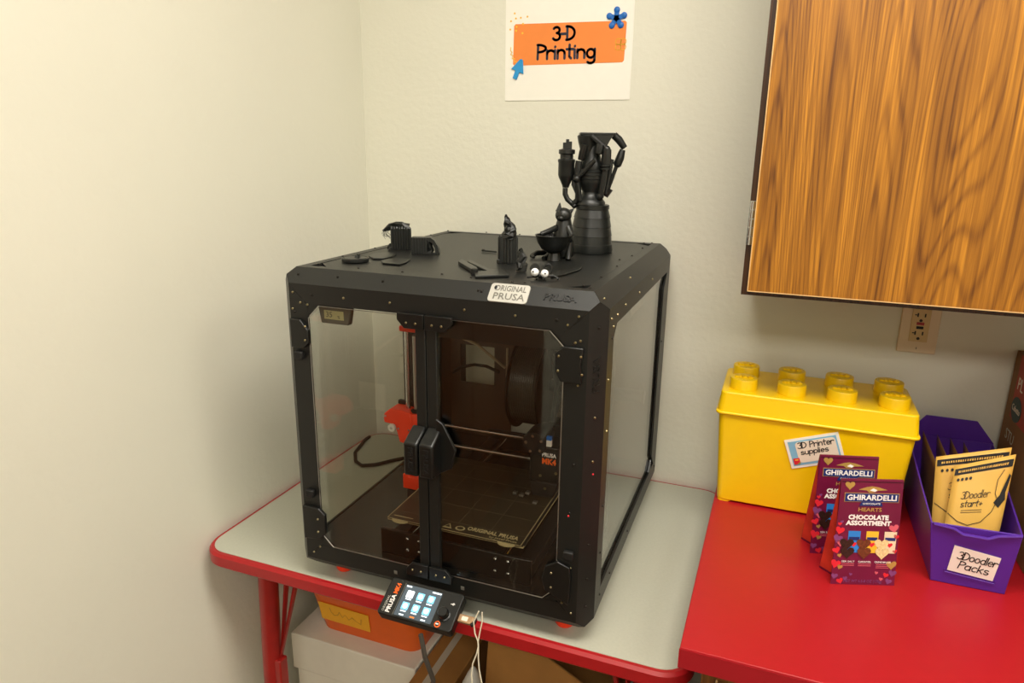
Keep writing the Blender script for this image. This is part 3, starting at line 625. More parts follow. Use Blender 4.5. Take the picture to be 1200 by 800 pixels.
for x, y, z in ((.345, .205, .118), (.36, .2, .119), (.372, .2, .126), (.39, .19, .114)): P(MB().box(x, x + .008, y, y + .01, z - .006, z - .001), 'probe_bracket', 'steel', ex, bevel=.001)
P(MB().tube([(.40, .27, .24), (.39, .33, .30), (.33, .42, .40), (.20, .52, .47), (.12, .56, .40)], .005, 8), 'cable_loom', 'black_m', smooth=True)

# filament spool hanging inside, axis across the room
sp0 = onY((611, 446), -.215); sp1 = onY((655, 449), -.215)
sr = empty('filament_spool', (sp0.x, -.215, sp0.z), 'spool of black filament hanging inside the enclosure at upper right', 'spool')
sw = .068
for x in (0, sw - .003): MB().lathe([(.026, x), (.1, x), (.1, x + .003), (.026, x + .003)], 40, (0, 0, 0), 'x').build('flange', 'black_s', sr, smooth=True)
MB().lathe([(.03, .003)] + [(.088 + (.0012 if k % 2 else 0), .003 + k * .002) for k in range(32)] + [(.03, sw - .003)], 40, (0, 0, 0), 'x').build('filament_winding', 'spool', sr)
MB().tube([(-.01, 0, 0), (EO.x + EW - .012 - sp0.x, 0, 0)], .014, 14).build('spool_holder', 'black_m', sr, smooth=True)
# feed tubes near the rear panel
tp = [onY(u, -.08) for u in ((519, 386), (560, 404), (592, 431))]; a0 = Vector(tp[0])
o = MB().tube([p - a0 for p in tp], .0035, 8).build('feed_tube', 'tube', smooth=True); o.location = a0; tag(o, 'pale tube slanting across the upper rear inside of the enclosure', 'tube')
tp = [onY(u, -.075) for u in ((594.5, 408), (594, 440), (594, 470), (598, 492))]; a0 = Vector(tp[0])
o = MB().tube([p - a0 for p in tp], .003, 8).build('feed_tube', 'tube', smooth=True); o.location = a0; tag(o, 'pale vertical tube left of the filament spool in the enclosure', 'tube')
tp = [onY(u, -.07) for u in ((530, 436), (540, 430), (556, 427), (570, 429), (585, 436))]; a0 = Vector(tp[0])
o = MB().tube([p - a0 for p in tp], .004, 8).build('feed_hose', 'black_m', smooth=True); o.location = a0; tag(o, 'dark hose arching across the rear opening of the enclosure', 'hose')
# cable on the table behind the enclosure
cp = [onZ(u, T + .005) for u in ((426, 510), (424, 514), (416, 530), (417, 540), (424, 545), (440, 544), (460, 539), (480, 535), (500, 531))]
cp = [Vector((max(p.x, .012), min(p.y, -.012), T + .0045)) for p in cp]; a0 = Vector(cp[3])
o = MB().tube([p - a0 for p in cp], .0042, 8).build('power_cable', 'black_m', smooth=True); o.location = a0; tag(o, 'black power cable looping on the table behind the enclosure', 'cable')

# ================================================================== CONTROL DISPLAY in front of the enclosure
LT, LB = Vector((.444, -.664, T + .059)), Vector((.444, -.722, T + .0265)); LW = .136; LH = (LT - LB).length
lu = (LT - LB).normalized(); lcd = empty('control_display', LB, 'black tilted touch display showing six icons at the front of the enclosure', 'display')
fm = frame((0, 0, 0), (1, 0, 0), lu)
MB().prism([(0, .004), (.004, 0), (LW - .004, 0), (LW, .004), (LW, LH - .004), (LW - .004, LH), (.004, LH), (0, LH - .004)], -.019, 0).xf(fm).build('housing', 'black_s', lcd, bevel=.002)
scr = flat('screen', 'lcd', lcd, fm, [rrect(.031, .0045, .0985, .0585, .001, 2)], 1, .0006)
MB().box(.0285, .0292, .004, .060, 0, .0004).xf(fm).build('screen_border', 'silver_d', lcd)
for r in range(2):
    for k in range(3):
        cx, cy = .0445 + k * .0195, .0425 - r * .0205
        flat('icon', 'lcd_w' if (r, k) == (0, 0) else 'lcd_b', scr, fm, [rrect(cx - .0062, cy - .0058, cx + .0062, cy + .0068, .001, 2)], 3)
        if (r, k) != (0, 0): flat('icon_symbol', 'lcd_w', scr, fm, [arc(cx, cy + .0005, .0042, .0045, 0, 330, 11)], 4)
        flat('icon_caption', 'lcd_w', scr, fm, [[(cx - .005, cy - .0092), (cx + .005, cy - .0092), (cx + .005, cy - .0074), (cx - .005, cy - .0074)]], 3)
flat('status_bar', 'lcd_w', scr, fm, [[(.0325, .0545), (.042, .0545), (.042, .0568), (.0325, .0568)], [(.081, .0545), (.097, .0545), (.097, .0568), (.081, .0568)]], 3)['kind'] = 'stuff'
flat('footer_text', 'lcd_w', scr, fm, [[(x, .0062), (x + .008, .0062), (x + .008, .0082), (x, .0082)] for x in (.040, .080)], 3)['kind'] = 'stuff'
flat('footer_text', 'lcd_o', scr, fm, [[(.060, .0062), (.068, .0062), (.068, .0082), (.060, .0082)]], 3)
fv = fm @ Matrix.Translation((.0185, .004, 0)) @ Matrix.Rotation(math.pi / 2, 4, 'Z')
text('PRUSA', .0105, 'white_ink', lcd, fv, .0165, 0, .031, 2, bold=.0003); text('MK4', .0105, 'or_ink', lcd, fv, .0435, 0, .0185, 2, bold=.0004); text('ORIGINAL', .0058, 'silver', lcd, fv, .0155, .0085, .028, 2)
MB().lathe([(.0105, 0), (.0105, .002), (.0085, .003), (.0085, .013), (.0075, .0145), (.001, .0145)], 24, (.1155, .0245, 0)).xf(fm).build('knob', 'black_s', lcd, smooth=True)
rb = MB().lathe([(.0052, 0), (.0052, .0012), (.0038, .0014)], 20, (.110, .0075, 0)).xf(fm).build('reset_button', 'or_ink', lcd, smooth=True)
MB().lathe([(.0036, 0), (.0036, .0018), (.001, .002)], 16, (.110, .0075, 0)).xf(fm).build('button_cap', 'black_m', rb); flat('button_print', 'white_ink', rb, fm, [[(.1075, .0065), (.1125, .0065), (.1125, .0085), (.1075, .0085)]], 6)
MB().stroke([(.119, .0448), (.1255, .0455)], .0011, .0002, .0006).stroke([(.121, .0451), (.1228, .0468), (.1242, .0468)], .0009, .0002, .0006).stroke([(.1215, .0452), (.123, .0437), (.1238, .0437)], .0009, .0002, .0006).xf(fm).build('usb_symbol', 'white_ink', lcd)
MB().hexa([(.04, .05, -.022), (.10, .05, -.022), (.10, .062, -.022), (.04, .062, -.022)], [(.04, .05, -.018), (.10, .05, -.018), (.10, .062, -.018), (.04, .062, -.018)]).xf(fm).build('mount', 'black_m', lcd)
rc_ = [Vector((.082, .002, -.02)), Vector((.090, .0, -.06)), Vector((.094, .02, -.12)), Vector((.080, .03, -.2))]
MB().tube(rc_, .004, 8).build('ribbon_cable', 'rib', lcd, smooth=True)
# usb stick with white lanyard plugged into the display
ub = empty('usb_stick', LB + (fm @ Vector((LW + .0008, .030, -.009))), 'bronze usb stick with white cord loop plugged into the display', 'usb stick')
MB().prism([(0, -.0065), (.022, -.0065), (.026, .0), (.026, .0068), (0, .0068)], -.003, .003).xf(fm).build('body', 'usb', ub, bevel=.001)
flat('body_print', 'cream', ub, fm @ Matrix.Translation((0, 0, .0031)), [rrect(.006, -.0035, .0165, .0035, .001, 2)], 1)
MB().prism([(.0225, -.0065), (.0265, -.001), (.0275, .0065), (.0305, .006), (.0295, -.004), (.0255, -.0085)], -.0035, .0035).xf(fm).build('cord_ring', 'black_s', ub, bevel=.0008)
for pts in (((561, 716), (555, 728), (556.5, 742), (560, 751), (560.5, 757), (558.5, 766), (554, 777), (552.5, 790), (553.5, 802), (555, 815)), ((565, 717), (565, 728), (562, 742), (560.3, 751), (560.6, 757), (560.5, 770), (561.5, 784), (564.5, 800), (567, 815))):
    MB().tube([onY(p, -.722 - .001 * i) - ub.location for i, p in enumerate(pts)], .0011, 6).build('cord', 'cord', ub, smooth=True)

# ================================================================== PRINTS ON TOP OF THE ENCLOSURE
ZT = EO.z + EH; AZ = .3686
def top(u): p = onZ(u, ZT + .0003); return p
GP = 'black prints on the enclosure top'
rk = empty('rocket_engine_model', top((692, 294.5)), 'tall black rocket engine model on the enclosure top', 'model', AZ, GP)
K = 1 / 610
def RP(px, py, d=0): return ((px - 692) * K, d, (299 - py) * K)
prof = []
for h, r in ((0, .0415), (.004, .0425), (.016, .0412)): prof.append((r, h))
for h, r in ((.0165, .0405), (.032, .0388), (.0325, .0398), (.034, .0394), (.049, .0368), (.0495, .0378), (.051, .0374), (.066, .0345), (.0665, .0355), (.068, .035), (.082, .0312), (.083, .0325), (.090, .0325), (.091, .0305)): prof.append((r, h))
MB().lathe(prof, 36).build('nozzle_bell', 'print_blk', rk, smooth=True)
MB().lathe([(.0295, .091), (.029, .096), (.024, .102), (.0185, .107), (.0165, .113), (.0165, .116), (.0235, .126), (.026, .136), (.0258, .153), (.022, .157), (.022, .166), (.018, .174), (.015, .190), (.015, .205), (.012, .212)], 28, (-.005, 0, 0)).build('combustion_chamber', 'print_blk', rk, smooth=True)
for h in (.138, .145, .151): MB().lathe([(.0256, h), (.0272, h + .001), (.0256, h + .002)], 28, (-.005, 0, 0)).build('chamber_ring', 'print_blk', rk, smooth=True)
MB().lathe([(.012, .170), (.013, .185), (.019, .205), (.0215, .217), (.0195, .219)], 20, (-.013, 0, 0)).build('intake_cone', 'print_blk', rk, smooth=True)
MB().prism([(-.030, -.016), (.034, -.016), (.040, .0), (.034, .016), (-.030, .016)], .219, .2235).build('top_plate', 'print_blk', rk, bevel=.001)
MB().tube([RP(713, 165), RP(719, 170), RP(726, 179)], [.007, .0075, .006], 10).build('arm', 'print_blk', rk, smooth=True)
MB().tube([RP(724, 181), RP(723, 184), RP(721.5, 190), RP(718.5, 198), RP(717.5, 200)], [.0055, .0065, .008, .008, .005], 12).build('actuator', 'print_blk', rk, smooth=True)
MB().tube([RP(718, 199), RP(709, 227)], .0038, 8).build('actuator_rod', 'print_blk', rk, smooth=True)
MB().tube([RP(711, 225), RP(706, 234)], [.0075, .006], 8).build('rod_joint', 'print_blk', rk, smooth=True)
MB().lathe([(.006, .122), (.007, .126), (.014, .141), (.0155, .146), (.0155, .168), (.0165, .170), (.0165, .174), (.0125, .176), (.0125, .183), (.0155, .185), (.0155, .192), (.008, .194)], 20, ((659.5 - 692) * K, -.004, 0)).build('preburner', 'print_blk', rk, smooth=True)
for dx, h in ((-.005, .205), (.0005, .211), (.006, .207)): MB().box((659.5 - 692) * K + dx - .0028, (659.5 - 692) * K + dx + .0028, -.008, 0, .192, h).build('prong', 'print_blk', rk)
MB().tube([RP(659, 225, -.004), RP(659, 232, -.005), RP(662, 238, -.006), RP(668, 243, -.008), RP(671, 246, -.012)], .0052, 10).build('feed_pipe', 'print_blk', rk, smooth=True)
MB().tube([RP(668, 243, -.01), RP(673, 238, -.012), RP(674, 230, -.013), RP(669, 220, -.012), RP(669, 212, -.008)], [.005, .005, .0065, .006, .004], 10).build('feed_pipe', 'print_blk', rk, smooth=True)
for a, bq, r in (((686, 167, -.02), (704, 181, -.022), .005), ((704, 181, -.02), (703.5, 204, -.022), .0088), ((703, 204, -.022), (699, 234, -.022), .006), ((690, 193, -.030), (671, 214, -.020), .0042), ((673, 194, -.016), (671, 214, -.018), .006), ((671, 213, -.018), (676, 239, -.018), .0052), ((712, 192, .002), (706, 231, -.006), .0045), ((679, 176, -.018), (675, 193, -.014), .0065), ((690, 172, .020), (692, 226, .022), .010), ((696, 176, -.024), (694, 186, -.026), .0075)):
    MB().tube([RP(*a), [(x + y) / 2 for x, y in zip(RP(*a), RP(*bq))], RP(*bq)], [r, r * 1.08, r * .85], 9).build('strut', 'print_blk', rk, smooth=True)
MB().prism([(-.012, .2188), (.030, .2188), (.020, .2), (.012, .196)], -.018, -.014, 'y').build('gusset', 'print_blk', rk)
for dz in (.162, .156): MB().lathe([(.0085, dz), (.0105, dz + .001), (.0105, dz + .004), (.0085, dz + .005)], 14, ((703.7 - 692) * K, -.0215, 0)).build('collar', 'print_blk', rk, smooth=True)
for u in ((704, 181), (699, 233), (671, 214)): MB().ball(RP(*u, -.020), .0075, 10, 6).build('joint', 'print_blk', rk, smooth=True)

ca = empty('cat_figurine', top((657, 302)), 'black cat figurine holding a round bowl, beside the rocket engine model', 'figurine', AZ, GP)
K2 = 1 / 640
def CP(px, py, d=0): return ((px - 657) * K2, d, max(0, (304 - py) * K2))
MB().lathe([(.016, .001), (.020, .006), (.021, .02), (.0195, .035), (.0175, .048), (.0150, .060), (.0125, .070), (.011, .078)], 20, (.004, 0, 0)).build('body', 'print_blk', ca, smooth='all')
hd = MB().ball(CP(658.5, 254, -.004), (.0150, .0135, .0135), 16, 10).build('head', 'print_blk', ca, smooth=True)
MB().tube([CP(653, 250, -.005), CP(654, 240, -.003)], [.0065, .0008], 8).build('ear', 'print_blk', hd, smooth=True); MB().tube([CP(664, 252, -.002), CP(670, 247, 0)], [.0065, .001], 8).build('ear', 'print_blk', hd, smooth=True)
MB().ball(CP(655, 257, -.015), (.006, .005, .0045), 10, 6).build('muzzle', 'print_blk', hd, smooth=True)
bw = MB().lathe([(.010, .014), (.012, .014), (.022, .021), (.029, .032), (.0325, .044), (.034, .0455), (.0315, .0455), (.027, .032), (.018, .023), (.002, .021)], 28, ((647 - 657) * K2, -.03, 0)).build('bowl', 'print_blk', ca, smooth=True)
MB().lathe([(.013, 0), (.012, .004), (.0095, .0135)], 16, ((648 - 657) * K2, -.03, 0)).build('bowl_stand', 'print_blk', ca, smooth=True)
MB().tube([CP(664, 268, -.01), CP(668, 276, -.02), CP(666, 281, -.032)], [.007, .006, .0045], 10).build('arm', 'print_blk', ca, smooth=True)
MB().tube([CP(652, 268, -.008), CP(643, 272, -.004), CP(633, 276, -.008)], [.006, .005, .0045], 10).build('arm', 'print_blk', ca, smooth=True)
MB().tube([CP(666, 284, -.012), CP(665, 296, -.016), CP(664.5, 304, -.024)], [.008, .0065, .005], 10).build('leg', 'print_blk', ca, smooth=True)
MB().tube([CP(650, 297, -.006), CP(641, 302, -.01), CP(636, 302.5, -.024)], [.009, .006, .004], 10).build('leg', 'print_blk', ca, smooth=True)
MB().tube([CP(652, 299, .012), CP(640, 299, .012), CP(628, 298.5, 0), CP(623, 301, -.012), CP(625, 302, -.02)], [.006, .0055, .005, .0045, .0025], 10).build('tail', 'print_blk', ca, smooth=True)

def craggy(b, pts, r, seed, n=9):                          # lumpy tapering spike
    rnd = random.Random(seed); b.tube(pts, r, n); k = len(pts) * n
    for i in range(len(b.v) - k, len(b.v)):
        x, y, z = b.v[i]; b.v[i] = (x + rnd.uniform(-.0022, .0022), y + rnd.uniform(-.0022, .0022), max(0, z + rnd.uniform(-.0018, .0018)))
    return b
sp = empty('castle_spire_print', top((595, 308)), 'black fluted spire print with a ragged pointed tip', 'print', AZ, GP)
k3 = 1 / 680
for i in range(7):
    x = -.0145 + i * .0048; MB().lathe([(.0034, 0), (.0036, .004), (.003, .007), (.003, .043 + .004 * (i % 2)), (.001, .048)], 8, (x, -.008 + .002 * abs(i - 3), 0)).build('column', 'print_blk', sp, smooth=True)
MB().box(-.0135, .0135, -.007, .010, 0, .045).build('shaft', 'print_blk', sp)
craggy(MB(), [(0, 0, .042), (.001, 0, .047), (.002, 0, .051), (.003, 0, .055), (.004, 0, .059), (.003, 0, .063), (.001, 0, .067), (-.001, 0, .071), (-.002, 0, .075), (-.003, 0, .079), (-.0035, 0, .083)], [.0125, .0125, .0115, .0105, .0105, .0085, .007, .0055, .0042, .0025, .0008], 3, 11).build('ragged_tip', 'print_blk', sp)
MB().box(-.019, -.0135, -.008, .006, 0, .007).build('base_chip', 'print_blk', sp, bevel=.001)
s2_ = empty('small_ragged_print', top((611, 317.5)), 'small ragged black print scrap beside the fluted spire', 'print', AZ, GP)
craggy(MB(), [(0, 0, 0), (0, 0, .006), (-.001, 0, .015), (.001, 0, .024), (-.002, 0, .031), (-.001, 0, .037)], [.008, .0085, .0075, .0065, .0045, .001], 11).build('lump', 'print_blk', s2_)
craggy(MB(), [(.003, -.002, 0), (.004, -.002, .012), (.002, -.001, .02)], [.006, .005, .002], 12, 7).build('lump', 'print_blk', s2_)

bu = empty('googly_eyed_bug', top((633, 327)), 'little black bug print with two white googly eyes at the front edge', 'print', AZ, GP)
k4 = 1 / 755
MB().ball((.001, .006, .006), (.011, .010, .0062), 14, 8).build('body', 'print_blk', bu, smooth=True)
for x, z, pu in ((-.0085, .0115, (-.003, .002)), (.0065, .0095, (.0005, .0012))):
    e = MB().ball((x, -.004, z), .0062, 16, 10).build('eye', 'eye', bu, smooth=True)
    MB().lathe([(.0014, -.0105), (.0003, -.0108)], 10, (x + pu[0], 0, z + pu[1]), 'y').build('pupil', 'ink', e)
MB().lathe([(.0065, .001), (.0075, .003), (.0065, .005)], 14, (-.0085, 0, .0165), 'y').build('ear', 'print_blk', bu, smooth=True)
MB().tube([(.006 + a, .004, c) for a, c in arc(.006, .0155, .006, .007, -60, 200, 12)], .0016, 6).build('ear_loop', 'print_blk', bu, smooth=True)
for pts in (((-.006, -.002, .004), (-.012, -.003, .004), (-.02, .0, .0025)), ((.008, .002, .004), (.02, 0, .0055), (.026, -.004, .003), (.027, -.006, .0014)), ((-.004, -.006, .003), (-.006, -.011, .0015)), ((.004, -.006, .003), (.006, -.011, .0015))): MB().tube(pts, .0018, 6).build('leg', 'print_blk', bu, smooth=True)
def slab(name, px, h, label, group=GP, m='print_blk', z0=0):
    p = [top(u) for u in px]; c = sum(p, Vector()) / len(p); c.z = ZT + .0003
    o = MB().prism([(q.x - c.x, q.y - c.y) for q in p], z0, z0 + h).build(name, m, bevel=.0006); o.location = c; return tag(o, label, 'print', group)
slab('leaf_print', [(645, 326), (648, 321.5), (662, 317.5), (682, 313.5), (679, 317), (662, 322.5)], .002, 'thin pointed black leaf print behind the googly-eyed bug')
pl = empty('plier_print', top((566, 318)), 'flat black V-shaped tool print near the front edge of the enclosure top', 'print', 0, GP)
for nm, px in (('jaw', [(537, 310), (541, 307), (559, 317), (556, 321.5)]), ('handle', [(548, 308.5), (551, 306.5), (573, 317.5), (589, 318), (589, 320), (571, 320)]), ('handle', [(556, 320.5), (590, 319), (597, 324.5), (557, 326)])):
    MB().prism([((top(u) - pl.location).x, (top(u) - pl.location).y) for u in px], 0, .006 if nm == 'jaw' else .004).build(nm, 'print_blk', pl, bevel=.0008)
MB().lathe([(.006, 0), (.006, .0085), (.004, .0095)], 12, ((top((556, 321)) - pl.location).x, (top((556, 321)) - pl.location).y, 0)).build('pivot', 'print_blk', pl, smooth=True)
ro = MB().tube([(-.016, 0, .0018), (.014, -.004, .0018)], .0017, 6).tube([(-.018, 0, .0025), (-.013, 0, .0025)], .0026, 8).build('thin_rod_print', 'print_blk', smooth=True); ro.location = top((575, 295.3)); tag(ro, 'thin black rod print lying left of the fluted spire', 'print', GP)
di = empty('round_disc_print', top((416.5, 306)), 'round thick black disc print with a lump, leftmost on the enclosure top', 'print', AZ, GP)
MB().lathe([(.022, 0), (.0235, .001), (.0235, .0055), (.022, .0065), (.021, .0055), (.002, .0055)], 32).build('disc', 'print_blk', di, smooth=True)
MB().lathe([(.020, .0056), (.019, .0066), (.010, .0066)], 28).build('inner_step', 'print_blk', di, smooth=True)
craggy(MB(), [(.004, .002, .006), (.004, .002, .009), (.005, .002, .0115)], [.006, .005, .002], 5, 8).build('lump', 'print_blk', di)
slab('oval_plate_print', [(432, 301), (438, 298.5), (448, 297), (460, 297), (464, 299), (459, 302), (450, 304), (438, 304)], .0025, 'thin oval black plate print behind the round disc')
slab('hexagon_plate_print', [(446.5, 307), (455, 304.5), (470, 303.8), (481, 305.2), (476, 308.5), (468, 311), (449, 309.5)], .0025, 'thin six-sided black plate print right of the round disc')
st = empty('stringy_tower_print', top((470, 292)), 'black fluted tower print with stringy overhang, a failed print', 'print', AZ, GP)
MB().box(-.015, .019, -.008, .012, 0, .040).build('core', 'print_blk', st)
for i in range(8): MB().lathe([(.0028, 0), (.0028, .040 + .003 * random.random()), (.001, .045)], 7, (-.0155 + i * .0049, -.0085, 0)).build('column', 'print_blk', st)
craggy(MB(), [(.016, 0, .041), (.004, 0, .044), (-.010, 0, .046), (-.022, 0, .043), (-.034, 0, .036)], [.009, .009, .008, .006, .001], 21).build('overhang', 'print_blk', st)
sgb = MB()
for i in range(22):
    a = random.uniform(-.034, -.012); z = .043 - (abs(a) - .012) * .25; sgb.tube([(a, random.uniform(-.008, .004), z), (a + random.uniform(-.003, .004), -.004, z - random.uniform(.006, .014)), (a + random.uniform(0, .010), -.004, z - random.uniform(.010, .02))], .00035, 4)
sgb.build('loose_strings', 'print_blk', st)['kind'] = 'stuff'
craggy(MB(), [(-.018, -.005, 0), (-.019, -.005, .006), (-.018, -.004, .011)], [.007, .006, .003], 23, 7).build('lump', 'print_blk', st)
bk = empty('broken_block_print', top((499, 297)), 'black ridged block print with a torn hollow side', 'print', AZ, GP)
MB().prism([(-.026, -.009), (.004, -.009), (.004, .012), (-.026, .012)], 0, .031).build('core', 'print_blk', bk, bevel=.001)
for i in range(6): MB().box(-.0255 + i * .005, -.0225 + i * .005, -.0105, -.0085, 0, .0305).build('ridge', 'print_blk', bk)
MB().prism([(.002, 0), (.026, 0), (.026, .004), (.023, .016), (.017, .026), (.010, .031), (.002, .031), (.006, .024), (.012, .022), (.018, .012), (.019, .003), (.002, .003)], -.009, .011, 'y').build('torn_shell', 'print_blk', bk)
craggy(MB(), [(.004, 0, .003), (.009, -.002, .01), (.008, 0, .018), (.012, .002, .024)], [.007, .006, .005, .003], 31, 7).build('torn_infill', 'print_blk', bk)

# ================================================================== YELLOW BRICK BIN
yx, yy = (.9195 + 1.2735) / 2, -.135; yb = empty('brick_storage_bin', (yx, yy, ZC), 'yellow toy-brick storage bin with eight studs on the red counter', 'storage bin')
wx, wy = .177, .0895
q = MB()
def tap(b, x0, x1, z0, z1, r=.012):                        # tapered rounded tub, x0/x1 = (half width, half depth) at z0/z1
    lo = rrect(-x0[0], -x0[1], x0[0], x0[1], r, 4); hi = rrect(-x1[0], -x1[1], x1[0], x1[1], r, 4); n = len(lo)
    return b.add([(x, y, z0) for x, y in lo] + [(x, y, z1) for x, y in hi], [tuple(range(n - 1, -1, -1)), tuple(range(n, 2 * n))] + [(i, (i + 1) % n, n + (i + 1) % n, n + i) for i in range(n)])
tap(q, (wx - .0155, wy - .0155), (wx - .004, wy - .004), .004, .196).build('tub', 'yellow', yb, bevel=.002)
for sx in (-1, 1):
    for sy in (-1, 1):
        cx, cy = sx * (wx - .030), sy * (wy - .030); MB().prism(rrect(cx - .013, cy - .013, cx + .013, cy + .013, .008, 4), 0.0003, .0052).build('foot', 'yellow', yb)
ld = tap(MB(), (wx - .001, wy - .001), (wx - .005, wy - .005), .1965, .238).build('lid', 'yellow', yb, bevel=.003, seg=3)
tap(MB(), (wx + .0015, wy + .0015), (wx + .0015, wy + .0015), .1925, .1985).build('lid_rim', 'yellow', ld, bevel=.002)
for i in range(4):
    for j in range(2):
        cx, cy = -.1335 + i * .089, -.0445 + j * .089
        sd = MB().lathe([(.0265, .2382), (.0262, .2575), (.0252, .2592), (.0235, .2594), (.001, .2594)], 32, (cx, cy, 0)).build('stud', 'yellow', ld, smooth=True)
        text('LEGO', .0155, 'yellow', ld, frame((cx, cy, .2594), (1, 0, 0), (0, 1, 0)), width=.036, bold=.0006, ext=.0026, name='stud_mark')
# card taped to the bin front
p = [onY(u, -.2165) for u in ((917, 514), (980, 504), (988, 536), (928, 549))]
nrm = Vector((0, -1, .06)).normalized(); c = Vector((p[0])) - Vector((yx, yy, ZC)); rr = (p[1] - p[0]); uu = (p[0] - p[3])
cw, ch = rr.length, uu.length
zf = p[3].z - ZC; yfr = -(wy - .0155 + .0115 * (zf - .004) / .192) - .0006
fm = frame((p[3].x - yx, yfr - .001, zf), (rr.x, 0, rr.z), (0, -.062, 1)); ch *= .97
cd = MB().prism([(0, 0), (cw, 0), (cw, ch), (0, ch)], 0, .0006).xf(fm).build('name_card', 'paper', yb); cd['label'] = 'white and blue card reading 3D Printer supplies'
fm = fm @ Matrix.Translation((0, 0, .0006))
flat('card_border', 'sky', cd, fm, [[(.005, .005), (cw - .005, .005), (cw - .005, ch - .005), (.005, ch - .005)]], 1); flat('card_panel', 'cream', cd, fm, [rrect(.017, .010, cw - .008, ch - .008, .006)], 2)
hand('3D Printer', .0120, .0017, 'ink', cd, fm, .0205, ch - .0212, cw - .031, 3, .1); hand('supplies', .0105, .0016, 'ink', cd, fm, .0235, ch - .0345, cw - .046, 3, .1)
flat('card_picture', 'red_ink', cd, fm, [rrect(.007, .008, .0185, .021, .001, 2)], 3); flat('card_picture', 'yel_ink', cd, fm, [[(.010, .0165), (.016, .0165), (.016, .0185), (.010, .0185)]], 4); flat('card_picture', 'green_ink', cd, fm, [[(.012, .0085), (.018, .0085), (.018, .012)]], 4)

